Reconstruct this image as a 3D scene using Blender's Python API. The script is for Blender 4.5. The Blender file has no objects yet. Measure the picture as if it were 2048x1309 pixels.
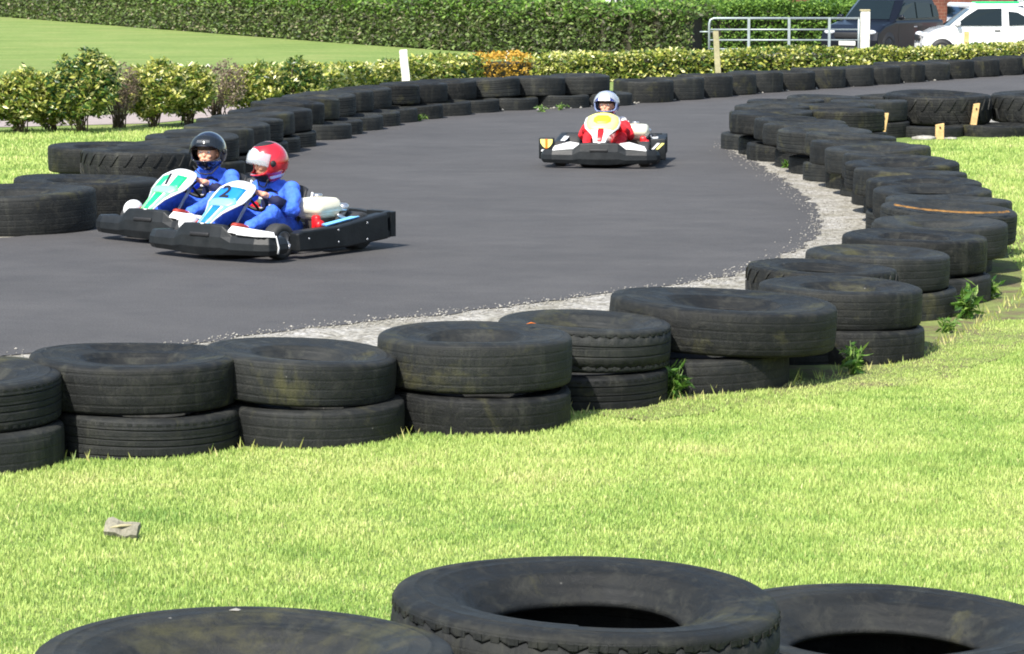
import bpy, bmesh, math, random
import numpy as np
from mathutils import Vector, Matrix, noise
from math import sin, cos, pi, atan, atan2, radians as R, sqrt
random.seed(7); rng = np.random.default_rng(7)
S = bpy.context.scene; COL = S.collection
# ------------------------------------------------------------------ camera maths
F, H = 5900.0, 2.05
PIT = atan((654.5+105)/F)
def P(px, py, z=0.0):
    a=(px-1024)/F; b=(654.5-py)/F
    dy=cos(PIT)+b*sin(PIT); dz=-sin(PIT)+b*cos(PIT); t=(z-H)/dz
    return Vector((a*t, dy*t, z))
def terr(x, y):
    return -1.05*min(1.0, max(0.0, (y-50)/32.0))
# ------------------------------------------------------------------ tagging
def tag(o, label=None, cat=None, group=None, kind=None):
    if label:
        o['label']=label
        if not 4<=len(label.split())<=16: print('LABEL',len(label.split()),label)
    if cat: o['category']=cat
    if group: o['group']=group
    if kind: o['kind']=kind
    return o
def empty(name, loc=(0,0,0), rz=0.0):
    o=bpy.data.objects.new(name,None); COL.objects.link(o); o.location=loc; o.rotation_euler=(0,0,rz); o.empty_display_size=.1
    return o
def children(o): return [c for c in bpy.data.objects if c.parent==o]
# ------------------------------------------------------------------ materials
def srgb(r,g,b):
    f=lambda c:(c/255/12.92) if c/255<=.04045 else ((c/255+.055)/1.055)**2.4
    return (f(r),f(g),f(b),1)
def nodes(name):
    m=bpy.data.materials.new(name); m.use_nodes=True; nt=m.node_tree
    return m, nt, nt.nodes, nt.links, nt.nodes['Principled BSDF']
def mat(name, col, rough=.6, metal=0, spec=.5, var=.25, scale=8, bump=0.0, bscale=60, alpha=1, trans=0, coat=0, dirt=None, dirtamt=.5, coord='Object'):
    m,nt,N,L,B=nodes(name)
    B.inputs['Roughness'].default_value=rough; B.inputs['Metallic'].default_value=metal
    B.inputs['Specular IOR Level'].default_value=spec
    B.inputs['Coat Weight'].default_value=coat
    tc=N.new('ShaderNodeTexCoord')
    nz=N.new('ShaderNodeTexNoise'); nz.inputs['Scale'].default_value=scale; nz.inputs['Detail'].default_value=6; nz.inputs['Roughness'].default_value=.65
    L.new(tc.outputs[coord],nz.inputs['Vector'])
    rp=N.new('ShaderNodeValToRGB'); c=col[:3]
    rp.color_ramp.elements[0].position=.3; rp.color_ramp.elements[1].position=.7
    rp.color_ramp.elements[0].color=(c[0]*(1-var),c[1]*(1-var),c[2]*(1-var),1)
    rp.color_ramp.elements[1].color=(min(1,c[0]*(1+var)),min(1,c[1]*(1+var)),min(1,c[2]*(1+var)),1)
    L.new(nz.outputs['Fac'],rp.inputs['Fac']); out=rp.outputs['Color']
    if dirt:
        n2=N.new('ShaderNodeTexNoise'); n2.inputs['Scale'].default_value=scale*.45; n2.inputs['Detail'].default_value=8; n2.inputs['Roughness'].default_value=.7
        L.new(tc.outputs[coord],n2.inputs['Vector'])
        r2=N.new('ShaderNodeValToRGB'); r2.color_ramp.elements[0].position=.5; r2.color_ramp.elements[1].position=.72
        r2.color_ramp.elements[1].color=(dirtamt,)*3+(1,); r2.color_ramp.elements[0].color=(0,0,0,1)
        L.new(n2.outputs['Fac'],r2.inputs['Fac'])
        mx=N.new('ShaderNodeMixRGB'); mx.inputs['Color2'].default_value=dirt
        L.new(r2.outputs['Color'],mx.inputs['Fac']); L.new(out,mx.inputs['Color1']); out=mx.outputs['Color']
    L.new(out,B.inputs['Base Color'])
    if bump:
        nb=N.new('ShaderNodeTexNoise'); nb.inputs['Scale'].default_value=bscale; nb.inputs['Detail'].default_value=5
        L.new(tc.outputs[coord],nb.inputs['Vector'])
        bp=N.new('ShaderNodeBump'); bp.inputs['Strength'].default_value=bump; bp.inputs['Distance'].default_value=.01
        L.new(nb.outputs['Fac'],bp.inputs['Height']); L.new(bp.outputs['Normal'],B.inputs['Normal'])
    if trans: B.inputs['Transmission Weight'].default_value=trans
    if alpha<1: B.inputs['Alpha'].default_value=alpha
    return m
def ramp(N, stops):
    r=N.new('ShaderNodeValToRGB'); e=r.color_ramp.elements
    while len(e)<len(stops): e.new(.5)
    for i,(p,c) in enumerate(stops): e[i].position=p; e[i].color=tuple(c[:3])+(1,)
    return r
def noise_n(N,L,src,scale,detail=5,rough=.6,dist=0):
    n=N.new('ShaderNodeTexNoise'); n.inputs['Scale'].default_value=scale; n.inputs['Detail'].default_value=detail; n.inputs['Roughness'].default_value=rough; n.inputs['Distortion'].default_value=dist
    L.new(src,n.inputs['Vector']); return n
def mixn(N,L,fac,a,b,blend='MIX'):
    m=N.new('ShaderNodeMixRGB'); m.blend_type=blend
    for k,v in (('Fac',fac),('Color1',a),('Color2',b)):
        if hasattr(v,'links') or hasattr(v,'is_linked'): L.new(v,m.inputs[k])
        elif isinstance(v,(int,float)): m.inputs[k].default_value=v
        else: m.inputs[k].default_value=tuple(v[:3])+(1,)
    return m.outputs['Color']
def rubber_mat():
    m,nt,N,L,B=nodes('old rubber')
    tc=N.new('ShaderNodeTexCoord'); oi=N.new('ShaderNodeObjectInfo')
    add=N.new('ShaderNodeVectorMath'); add.operation='ADD'
    sc=N.new('ShaderNodeVectorMath'); sc.operation='SCALE'; sc.inputs['Scale'].default_value=40
    cb=N.new('ShaderNodeCombineXYZ'); 
    for i in range(3): L.new(oi.outputs['Random'],cb.inputs[i])
    L.new(cb.outputs[0],sc.inputs[0]); L.new(tc.outputs['Object'],add.inputs[0]); L.new(sc.outputs[0],add.inputs[1])
    v=add.outputs[0]
    a=noise_n(N,L,v,3.0,8,.7); r0=ramp(N,[(.3,(.007,.0078,.0078)),(.55,(.0135,.0148,.0143)),(.75,(.030,.030,.026))]); L.new(a.outputs['Fac'],r0.inputs['Fac'])
    # per tyre tone
    mr=N.new('ShaderNodeMapRange'); mr.inputs['To Min'].default_value=.5; mr.inputs['To Max'].default_value=1.4; L.new(oi.outputs['Random'],mr.inputs['Value'])
    vm=N.new('ShaderNodeVectorMath'); vm.operation='SCALE'; L.new(r0.outputs[0],vm.inputs[0]); L.new(mr.outputs[0],vm.inputs['Scale'])
    # dust in fine streaks
    b=noise_n(N,L,v,14,9,.75,.6); r1=ramp(N,[(.5,(0,0,0)),(.75,(.5,.5,.5))]); L.new(b.outputs['Fac'],r1.inputs['Fac'])
    c1=mixn(N,L,r1.outputs[0],vm.outputs[0],(.060,.059,.048))
    mp=N.new('ShaderNodeMapping'); mp.inputs['Scale'].default_value=(1,1,.1); L.new(v,mp.inputs[0])
    vs_=noise_n(N,L,mp.outputs[0],11,5,.7); rv=ramp(N,[(.55,(0,0,0)),(.72,(.45,.45,.45))]); L.new(vs_.outputs['Fac'],rv.inputs['Fac'])
    c1=mixn(N,L,rv.outputs[0],c1,(.062,.063,.048))
    # moss patches
    c=noise_n(N,L,v,2.2,9,.72,.5); r2=ramp(N,[(.57,(0,0,0)),(.70,(.6,.6,.6))]); L.new(c.outputs['Fac'],r2.inputs['Fac'])
    c2=mixn(N,L,r2.outputs[0],c1,(.085,.080,.030))
    # small pale scuffs
    vo=N.new('ShaderNodeTexVoronoi'); vo.inputs['Scale'].default_value=9; L.new(v,vo.inputs['Vector'])
    r3=ramp(N,[(.0,(1,1,1)),(.045,(0,0,0))]); L.new(vo.outputs['Distance'],r3.inputs['Fac'])
    sp=N.new('ShaderNodeSeparateColor'); L.new(vo.outputs['Color'],sp.inputs[0])
    gt=N.new('ShaderNodeMath'); gt.operation='GREATER_THAN'; gt.inputs[1].default_value=.82; L.new(sp.outputs[0],gt.inputs[0])
    mu=N.new('ShaderNodeMath'); mu.operation='MULTIPLY'; L.new(r3.outputs[0],mu.inputs[0]); L.new(gt.outputs[0],mu.inputs[1])
    c3=mixn(N,L,mu.outputs[0],c2,(.3,.29,.26))
    L.new(c3,B.inputs['Base Color'])
    rr=ramp(N,[(.3,(.5,.5,.5)),(.7,(.85,.85,.85))]); L.new(b.outputs['Fac'],rr.inputs['Fac']); L.new(rr.outputs[0],B.inputs['Roughness'])
    B.inputs['Specular IOR Level'].default_value=.28
    def mth(op,a,b=None):
        q=N.new('ShaderNodeMath'); q.operation=op
        for k,x in enumerate((a,b)):
            if x is None: continue
            if isinstance(x,(int,float)): q.inputs[k].default_value=x
            else: L.new(x,q.inputs[k])
        return q.outputs[0]
    gr_=N.new('ShaderNodeTexGradient'); gr_.gradient_type='RADIAL'; L.new(tc.outputs['Object'],gr_.inputs[0])
    xyz=N.new('ShaderNodeSeparateXYZ'); L.new(tc.outputs['Object'],xyz.inputs[0]); nx=N.new('ShaderNodeSeparateXYZ'); L.new(tc.outputs['Normal'],nx.inputs[0])
    cv=N.new('ShaderNodeCombineXYZ'); L.new(mth('MULTIPLY',gr_.outputs['Fac'],150),cv.inputs[0]); L.new(mth('MULTIPLY',xyz.outputs[2],12),cv.inputs[1])
    br=N.new('ShaderNodeTexBrick'); br.inputs['Scale'].default_value=1; br.inputs['Mortar Size'].default_value=.07; br.inputs['Mortar Smooth'].default_value=.4; br.inputs['Brick Width'].default_value=1.0; br.inputs['Row Height'].default_value=.5; L.new(cv.outputs[0],br.inputs['Vector'])
    side=mth('LESS_THAN',mth('ABSOLUTE',nx.outputs[2]),.35)
    wear=ramp(N,[(.40,(0,0,0)),(.62,(1,1,1))]); L.new(a.outputs['Fac'],wear.inputs['Fac'])
    tread=mth('MULTIPLY',mth('MULTIPLY',br.outputs['Fac'],side),mth('ADD',mth('MULTIPLY',wear.outputs[0],.8),mth('MULTIPLY',oi.outputs['Random'],.3)))
    rad=mth('SQRT',mth('ADD',mth('POWER',xyz.outputs[0],2),mth('POWER',xyz.outputs[1],2)))
    ring=mth('MULTIPLY',mth('POWER',mth('ABSOLUTE',mth('SINE',mth('MULTIPLY',rad,75))),10),mth('SUBTRACT',1,side))
    hgt=mth('ADD',mth('ADD',mth('MULTIPLY',b.outputs['Fac'],1.0),mth('MULTIPLY',tread,-.55)),mth('MULTIPLY',ring,.35))
    bp=N.new('ShaderNodeBump'); bp.inputs['Strength'].default_value=.75; bp.inputs['Distance'].default_value=.008
    L.new(hgt,bp.inputs['Height']); L.new(bp.outputs[0],B.inputs['Normal'])
    return m
def leaf_mat(name, stops, rough=.45, trl=.35):
    """per-leaf random value from attribute 'rnd' picks a real leaf colour"""
    m,nt,N,L,B=nodes(name)
    at=N.new('ShaderNodeAttribute'); at.attribute_name='rnd'
    tc=N.new('ShaderNodeTexCoord'); nz=noise_n(N,L,tc.outputs['Object'],1.6,4)
    ad=N.new('ShaderNodeMath'); ad.operation='MULTIPLY_ADD'; ad.inputs[1].default_value=.9; L.new(nz.outputs['Fac'],ad.inputs[0])
    sb=N.new('ShaderNodeMath'); sb.operation='SUBTRACT'; sb.inputs[1].default_value=.45; L.new(at.outputs['Fac'],sb.inputs[0]); L.new(sb.outputs[0],ad.inputs[2])
    r=ramp(N,stops); L.new(ad.outputs[0],r.inputs['Fac']); L.new(r.outputs[0],B.inputs['Base Color'])
    B.inputs['Roughness'].default_value=rough
    tl=N.new('ShaderNodeBsdfTranslucent'); L.new(r.outputs[0],tl.inputs['Color'])
    mx=N.new('ShaderNodeMixShader'); mx.inputs[0].default_value=trl
    out=N['Material Output']; L.new(B.outputs[0],mx.inputs[1]); L.new(tl.outputs[0],mx.inputs[2]); L.new(mx.outputs[0],out.inputs['Surface'])
    return m
def grass_ground_mat():
    m,nt,N,L,B=nodes('lawn'); tc=N.new('ShaderNodeTexCoord'); v=tc.outputs['Object']
    mp=N.new('ShaderNodeMapping'); mp.inputs['Scale'].default_value=(.55,1,1); L.new(v,mp.inputs[0])
    a=noise_n(N,L,mp.outputs[0],.55,9,.72); r=ramp(N,[(.36,srgb(160,186,112)),(.5,srgb(174,198,122)),(.62,srgb(192,204,134))]); L.new(a.outputs['Fac'],r.inputs['Fac'])
    b=noise_n(N,L,v,9,6,.7); r2=ramp(N,[(.3,(.62,.66,.55)),(.7,(1.1,1.08,1.05))]); L.new(b.outputs['Fac'],r2.inputs['Fac'])
    c=mixn(N,L,1.0,r.outputs[0],r2.outputs[0],'MULTIPLY')
    d=noise_n(N,L,v,70,4,.7); r3=ramp(N,[(.3,(.55,.6,.5)),(.7,(1.12,1.1,1.05))]); L.new(d.outputs['Fac'],r3.inputs['Fac'])
    c=mixn(N,L,1.0,c,r3.outputs[0],'MULTIPLY')
    sc=N.new('ShaderNodeVectorMath'); sc.operation='SCALE'; sc.inputs['Scale'].default_value=.60; L.new(c,sc.inputs[0])
    L.new(sc.outputs[0],B.inputs['Base Color']); B.inputs['Roughness'].default_value=.95; B.inputs['Specular IOR Level'].default_value=.1
    bp=N.new('ShaderNodeBump'); bp.inputs['Strength'].default_value=.6; bp.inputs['Distance'].default_value=.03; L.new(d.outputs['Fac'],bp.inputs['Height']); L.new(bp.outputs[0],B.inputs['Normal'])
    return m
def asphalt_mat():
    m,nt,N,L,B=nodes('asphalt'); tc=N.new('ShaderNodeTexCoord'); v=tc.outputs['Object']
    a=noise_n(N,L,v,.6,6,.6); r=ramp(N,[(.3,(.054,.0520,.0515)),(.7,(.067,.0645,.064))]); L.new(a.outputs['Fac'],r.inputs['Fac'])
    # soft bands swept along by the wheels
    mp=N.new('ShaderNodeMapping'); mp.inputs['Rotation'].default_value=(0,0,R(12)); mp.inputs['Scale'].default_value=(.8,1.1,1); L.new(v,mp.inputs[0])
    w=noise_n(N,L,mp.outputs[0],2.2,8,.72); rw=ramp(N,[(.35,(.86,.86,.87)),(.65,(1.14,1.13,1.12))]); L.new(w.outputs['Fac'],rw.inputs['Fac'])
    c=mixn(N,L,1.0,r.outputs[0],rw.outputs[0],'MULTIPLY')
    g=noise_n(N,L,v,95,3,.8); rg=ramp(N,[(.25,(.3,.3,.3)),(.75,(1.75,1.75,1.75))]); L.new(g.outputs['Fac'],rg.inputs['Fac'])
    c=mixn(N,L,1.0,c,rg.outputs[0],'MULTIPLY')
    vo=N.new('ShaderNodeTexVoronoi'); vo.inputs['Scale'].default_value=3.2; L.new(v,vo.inputs['Vector'])
    rs=ramp(N,[(.0,(1,1,1)),(.03,(0,0,0))]); L.new(vo.outputs['Distance'],rs.inputs['Fac'])
    c=mixn(N,L,rs.outputs[0],c,(.22,.22,.2))
    L.new(c,B.inputs['Base Color']); B.inputs['Roughness'].default_value=.85; B.inputs['Specular IOR Level'].default_value=.35
    bp=N.new('ShaderNodeBump'); bp.inputs['Strength'].default_value=.45; bp.inputs['Distance'].default_value=.006; L.new(g.outputs['Fac'],bp.inputs['Height']); L.new(bp.outputs[0],B.inputs['Normal'])
    return m
def gravel_mat():
    m,nt,N,L,B=nodes('limestone gravel'); tc=N.new('ShaderNodeTexCoord'); v=tc.outputs['Object']
    vo=N.new('ShaderNodeTexVoronoi'); vo.inputs['Scale'].default_value=38; L.new(v,vo.inputs['Vector'])
    sp=N.new('ShaderNodeSeparateColor'); L.new(vo.outputs['Color'],sp.inputs[0])
    r=ramp(N,[(.0,(.20,.185,.16)),(.5,(.30,.285,.255)),(1,(.42,.405,.375))]); L.new(sp.outputs[0],r.inputs['Fac'])
    a=noise_n(N,L,v,2.4,7,.7); r2=ramp(N,[(.35,(.62,.6,.5)),(.6,(1,1,1))]); L.new(a.outputs['Fac'],r2.inputs['Fac'])
    c=mixn(N,L,1.0,r.outputs[0],r2.outputs[0],'MULTIPLY')
    L.new(c,B.inputs['Base Color']); B.inputs['Roughness'].default_value=.95
    bp=N.new('ShaderNodeBump'); bp.inputs['Strength'].default_value=.8; bp.inputs['Distance'].default_value=.015; bp.invert=True; L.new(vo.outputs['Distance'],bp.inputs['Height']); L.new(bp.outputs[0],B.inputs['Normal'])
    return m
def soil_mat():
    m,nt,N,L,B=nodes('mossy soil'); tc=N.new('ShaderNodeTexCoord'); v=tc.outputs['Object']
    a=noise_n(N,L,v,5,8,.7); r=ramp(N,[(.3,(.07,.055,.025)),(.42,(.14,.115,.055)),(.52,(.15,.18,.045)),(.7,(.24,.30,.08))]); L.new(a.outputs['Fac'],r.inputs['Fac'])
    L.new(r.outputs[0],B.inputs['Base Color']); B.inputs['Roughness'].default_value=.95
    b=noise_n(N,L,v,45,5,.7); bp=N.new('ShaderNodeBump'); bp.inputs['Strength'].default_value=.8; bp.inputs['Distance'].default_value=.02; L.new(b.outputs['Fac'],bp.inputs['Height']); L.new(bp.outputs[0],B.inputs['Normal'])
    return m
M={}
M['rubber']=rubber_mat(); M['lawn']=grass_ground_mat(); M['asphalt']=asphalt_mat(); M['gravel']=gravel_mat(); M['soil']=soil_mat()
M['yellowtyre']=mat('faded yellow paint',srgb(118,84,36),.85,var=.5,scale=24,dirt=(.02,.02,.02,1),dirtamt=1)
M['path']=mat('pale path',(.3,.25,.23),.9,var=.15,scale=3)
M['yard']=mat('car park tarmac',(.16,.15,.15),.9,var=.2,scale=2)
M['plastic']=mat('scuffed black plastic',(.009,.011,.0125),.5,spec=.3,var=.35,scale=10,bump=.12,dirt=(.05,.05,.05,1),dirtamt=.2)
M['darkplastic']=mat('matt black plastic',(.012,.012,.013),.6,var=.3)
M['white']=mat('white sticker',(.8,.8,.79),.35,var=.05,dirt=(.45,.45,.43,1),dirtamt=.5,scale=12)
M['cream']=mat('cream painted tank',(.78,.73,.55),.3,var=.05,coat=.3)
M['blue']=mat('bright blue sticker',srgb(25,120,225),.4,var=.12)
M['lightblue']=mat('sky blue sticker',srgb(120,190,240),.4,var=.1)
M['green']=mat('mint green sticker',srgb(25,195,115),.4,var=.12)
M['lightgreen']=mat('pale mint sticker',srgb(125,225,150),.4,var=.1)
M['yellow']=mat('yellow sticker',srgb(238,215,40),.4,var=.1)
M['palewhiteyellow']=mat('pale yellow sticker',srgb(240,232,130),.4,var=.08)
M['red']=mat('red paint',srgb(200,25,30),.4,var=.12)
M['orange']=mat('orange sticker',srgb(225,120,35),.4,var=.15)
M['ink']=mat('black ink',(.01,.01,.015),.5,var=0)
M['steel']=mat('bare steel',(.55,.55,.56),.35,metal=.9,var=.2)
M['darksteel']=mat('oily dark metal',(.09,.075,.06),.5,metal=.6,var=.4,scale=20)
M['exhaust']=mat('heat stained exhaust',(.3,.26,.23),.45,metal=.7,var=.3,scale=20)
M['karttyre']=mat('kart slick rubber',(.025,.025,.025),.7,var=.3)
M['suitblue']=mat('blue race suit cloth',srgb(58,104,222),.8,var=.28,scale=14,bump=.8,bscale=22)
M['suitnavy']=mat('navy suit panel',srgb(14,20,60),.8,var=.3,scale=14,bump=.8,bscale=22)
M['suitred']=mat('red race suit cloth',srgb(205,22,35),.8,var=.25,scale=14,bump=.8,bscale=22)
M['suitwhite']=mat('white suit cloth',(.72,.68,.66),.8,var=.12,scale=14,bump=.6,bscale=22)
M['skin']=mat('skin',srgb(226,165,135),.5,var=.08,scale=20)
M['lip']=mat('lips',srgb(180,90,85),.5,var=.05)
M['eye']=mat('eye white',(.75,.75,.73),.2,var=0); M['iris']=mat('iris',(.03,.02,.015),.2,var=0)
M['hair']=mat('brown hair',(.05,.03,.018),.6,var=.4,scale=60)
M['shoered']=mat('red brown shoe',srgb(150,45,30),.6,var=.2)
M['shoewhite']=mat('pale trainers',(.7,.6,.5),.6,var=.15)
M['hblack']=mat('glossy dark blue black helmet',(.008,.011,.022),.12,var=.3,coat=1)
M['hred']=mat('glossy red helmet',srgb(190,30,42),.18,var=.3,scale=14,coat=1)
M['hsilver']=mat('silver blue helmet',srgb(120,135,175),.2,var=.12,coat=1)
M['hnavy']=mat('navy helmet graphic',srgb(28,40,120),.2,var=.2,coat=1)
M['hwhite']=mat('white helmet graphic',(.75,.75,.76),.2,var=.05,coat=1)
M['visor']=mat('clear visor',(.55,.6,.65),.06,var=0,alpha=.38,spec=.9)
M['smoke']=mat('smoked visor',(.02,.025,.03),.06,var=0,alpha=.45,spec=.6)
M['wood']=mat('pale new timber',srgb(205,170,115),.8,var=.25,scale=18,bump=.3)
M['oldwood']=mat('weathered timber',srgb(160,152,120),.85,var=.25,scale=14,bump=.4)
M['greywood']=mat('grey driftwood board',srgb(128,124,108),.85,var=.4,scale=40,bump=.6,dirt=(.05,.055,.03,1),dirtamt=.9)
M['whitepaint']=mat('flaking white paint',(.78,.76,.68),.7,var=.06,dirt=(.3,.25,.16,1),dirtamt=.7,scale=9)
M['galv']=mat('galvanised steel',(.36,.41,.42),.5,metal=.45,var=.15)
M['twig']=mat('brown twigs',(.13,.095,.065),.9,var=.4,scale=30)
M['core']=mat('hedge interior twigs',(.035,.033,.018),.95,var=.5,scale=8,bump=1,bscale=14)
M['stem']=mat('green stem',(.1,.16,.04),.7,var=.2)
M['stone']=mat('pale stone',(.30,.285,.25),.9,var=.55,scale=9)
M['laurel']=leaf_mat('variegated laurel leaves',[(.0,(.03,.07,.015)),(.25,(.12,.20,.035)),(.5,(.34,.39,.07)),(.75,(.56,.54,.12)),(1,(.78,.75,.40))],.3,.3)
M['laurelgreen']=leaf_mat('glossy green and yellow leaves',[(.0,(.015,.05,.015)),(.3,(.05,.12,.03)),(.55,(.2,.29,.05)),(.78,(.5,.49,.10)),(1,(.7,.68,.35))],.3,.3)
M['brownleaf']=leaf_mat('dead brown leaves',[(.0,(.08,.055,.04)),(.5,(.19,.14,.1)),(1,(.32,.26,.19))],.8,.2)
M['orangeleaf']=leaf_mat('dying orange foliage',[(.0,(.3,.16,.02)),(.5,(.62,.36,.04)),(1,(.75,.5,.09))],.7,.35)
M['hedge']=leaf_mat('clipped conifer leaves',[(.0,(.03,.045,.018)),(.2,(.09,.085,.05)),(.4,(.07,.12,.03)),(.7,(.14,.21,.05)),(.9,(.2,.28,.07)),(1,(.32,.28,.18))],.6,.3)
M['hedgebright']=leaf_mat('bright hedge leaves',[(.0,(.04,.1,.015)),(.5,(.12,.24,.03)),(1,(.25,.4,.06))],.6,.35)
M['weed']=leaf_mat('weed leaves',[(.0,(.04,.12,.015)),(.5,(.12,.25,.035)),(1,(.3,.42,.09))],.5,.4)
M['blade']=leaf_mat('grass blades',[(.0,srgb(122,156,74)),(.28,srgb(158,184,94)),(.55,srgb(180,198,110)),(.82,srgb(198,207,128)),(1,srgb(206,202,140))],.6,.30)
M['longblade']=leaf_mat('dry long blades',[(.0,srgb(140,165,90)),(.5,srgb(190,195,100)),(1,srgb(220,205,150))],.6,.4)
M['carblack']=mat('navy car paint',(.004,.0055,.010),.3,var=.1,spec=.3,coat=.25)
M['carwhite']=mat('white car paint',(.8,.8,.79),.25,var=.02,coat=1)
M['carblue']=mat('blue car paint',(.1,.22,.42),.25,var=.05,coat=1)
M['carred']=mat('red car paint',(.6,.04,.03),.25,var=.05,coat=1)
M['glass']=mat('car glass',(.008,.014,.016),.08,var=0,spec=.35)
M['headlamp']=mat('headlamp glass',(.7,.72,.75),.15,var=0,spec=.8,coat=1)
M['plate']=mat('number plate white',(.75,.75,.68),.4,var=0)
M['alloy']=mat('alloy wheel',(.5,.5,.52),.35,metal=.7,var=.1)
M['brick']=None
def brick():
    m,nt,N,L,B=nodes('red brown brick'); tc=N.new('ShaderNodeTexCoord')
    mp=N.new('ShaderNodeMapping'); mp.inputs['Rotation'].default_value=(R(90),0,0); L.new(tc.outputs['Object'],mp.inputs[0])
    b=N.new('ShaderNodeTexBrick'); b.inputs['Scale'].default_value=2.2; b.inputs['Color1'].default_value=(.2,.07,.045,1); b.inputs['Color2'].default_value=(.13,.045,.03,1); b.inputs['Mortar'].default_value=(.24,.17,.13,1); b.inputs['Mortar Size'].default_value=.012
    L.new(mp.outputs[0],b.inputs['Vector']); n=noise_n(N,L,tc.outputs['Object'],1.5,6); r=ramp(N,[(.35,(.55,.5,.5)),(.65,(1.3,1.2,1.1))]); L.new(n.outputs['Fac'],r.inputs['Fac'])
    L.new(mixn(N,L,1.0,b.outputs['Color'],r.outputs[0],'MULTIPLY'),B.inputs['Base Color']); B.inputs['Roughness'].default_value=.9
    return m
M['brick']=brick()
# ------------------------------------------------------------------ mesh builder
class MB:
    def __init__(s): s.v=[]; s.f=[]; s.mi=[]; s.sm=[]; s.T=Matrix(); s.m=0; s.smooth=False
    def add(s, vs, fs, smooth=None):
        o=len(s.v); s.v+= [tuple(s.T@Vector(p)) for p in vs]
        for f in fs: s.f.append(tuple(i+o for i in f)); s.mi.append(s.m); s.sm.append(s.smooth if smooth is None else smooth)
        return s
    def box(s, c, d, rot=None, taper=1.0):
        x,y,z=[k/2 for k in d]; vs=[]
        for sz in (-1,1):
            t=taper if sz>0 else 1
            for sx,sy in ((-1,-1),(1,-1),(1,1),(-1,1)): vs.append(Vector((sx*x*t,sy*y*t,sz*z)))
        if rot is not None:
            rm=rot if isinstance(rot,Matrix) else Matrix.Rotation(rot,3,'Z'); vs=[rm@p for p in vs]
        vs=[p+Vector(c) for p in vs]
        return s.add(vs,[(0,3,2,1),(4,5,6,7),(0,1,5,4),(1,2,6,5),(2,3,7,6),(3,0,4,7)],False)
    def rbox(s, c, d, r=.01, n=3, rot=None):
        """rounded box: rounded in plan and with chamfered top/bottom"""
        x,y,z=[k/2 for k in d]; r=min(r,x*.98,y*.98,z*.98); loops=[]
        for (ins,zz) in ((r,-z),(r*.3,-z+r*.3),(0,-z+r),(0,z-r),(r*.3,z-r*.3),(r,z)):
            lp=[]
            for k,(sx,sy) in enumerate(((1,1),(-1,1),(-1,-1),(1,-1))):
                for j in range(n+1):
                    a=k*pi/2+j*pi/2/n; rr=max(r-ins,0)
                    lp.append(Vector((sx*(x-r)+cos(a)*rr, sy*(y-r)+sin(a)*rr, zz)))
            loops.append(lp)
        if rot is not None: loops=[[rot@p for p in l] for l in loops]
        loops=[[p+Vector(c) for p in l] for l in loops]
        return s.loft(loops,cap=True,smooth=True)
    def loft(s, loops, cap=True, closed=True, smooth=True):
        n=len(loops[0]); vs=[p for l in loops for p in l]; fs=[]
        for i in range(len(loops)-1):
            for j in range(n if closed else n-1):
                k=(j+1)%n; fs.append((i*n+j,i*n+k,(i+1)*n+k,(i+1)*n+j))
        if cap and closed: fs.append(tuple(range(n-1,-1,-1))); fs.append(tuple((len(loops)-1)*n+j for j in range(n)))
        return s.add(vs,fs,smooth)
    def tube(s, pts, rad, n=10, cap=True, closed=False):
        pts=[Vector(p) for p in pts]; m=len(pts)
        if not hasattr(rad,'__len__'): rad=[rad]*m
        loops=[]; up=None
        for i,p in enumerate(pts):
            if closed: t=(pts[(i+1)%m]-pts[i-1])
            else: t=(pts[min(i+1,m-1)]-pts[max(i-1,0)])
            t.normalize()
            if up is None: up=Vector((0,0,1)) if abs(t.z)<.9 else Vector((1,0,0))
            a=t.cross(up).normalized(); b=a.cross(t).normalized(); up=b
            loops.append([p+(a*cos(2*pi*k/n)+b*sin(2*pi*k/n))*rad[i] for k in range(n)])
        if closed: loops.append(loops[0])
        return s.loft(loops,cap=cap and not closed)
    def cyl(s, a, b, r, n=16, r2=None): return s.tube([a,b],[r,r if r2 is None else r2],n)
    def lathe(s, prof, n=32, c=(0,0,0), axis='Z', closed_prof=False, cap=False):
        loops=[]
        for (r,z) in prof:
            lp=[]
            for k in range(n):
                a=2*pi*k/n
                if axis=='Z': q=Vector((r*cos(a),r*sin(a),z))
                elif axis=='Y': q=Vector((r*sin(a),z,r*cos(a)))
                else: q=Vector((z,r*cos(a),r*sin(a)))
                lp.append(q+Vector(c))
            loops.append(lp)
        if closed_prof: loops.append(loops[0])
        return s.loft(loops,cap=cap)
    def prism(s, outline, y0, y1, plane='XZ'):
        n=len(outline); vs=[]
        for y in (y0,y1):
            for (a,b) in outline:
                vs.append((a,y,b) if plane=='XZ' else ((y,a,b) if plane=='YZ' else (a,b,y)))
        fs=[tuple(range(n)),tuple(range(2*n-1,n-1,-1))]+[(j,j+n,(j+1)%n+n,(j+1)%n) for j in range(n)]
        return s.add(vs,fs,False)
    def ell(s, c, r, nu=20, nv=12, rot=None):
        loops=[]
        for i in range(nv+1):
            t=pi*i/nv; 
            lp=[Vector((r[0]*sin(t)*cos(2*pi*k/nu), r[1]*sin(t)*sin(2*pi*k/nu), r[2]*cos(t))) for k in range(nu)]
            if rot is not None: lp=[rot@p for p in lp]
            loops.append([p+Vector(c) for p in lp])
        return s.loft(loops,cap=False)
    def mesh(s, name, mats):
        me=bpy.data.meshes.new(name); me.from_pydata(s.v,[],s.f)
        for m in (mats if isinstance(mats,(list,tuple)) else [mats]): me.materials.append(m)
        me.polygons.foreach_set('material_index',s.mi); me.polygons.foreach_set('use_smooth',s.sm)
        bm=bmesh.new(); bm.from_mesh(me); bmesh.ops.remove_doubles(bm,verts=bm.verts,dist=1e-5); bmesh.ops.recalc_face_normals(bm,faces=bm.faces); bm.to_mesh(me); bm.free()
        me.update(); return me
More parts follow.
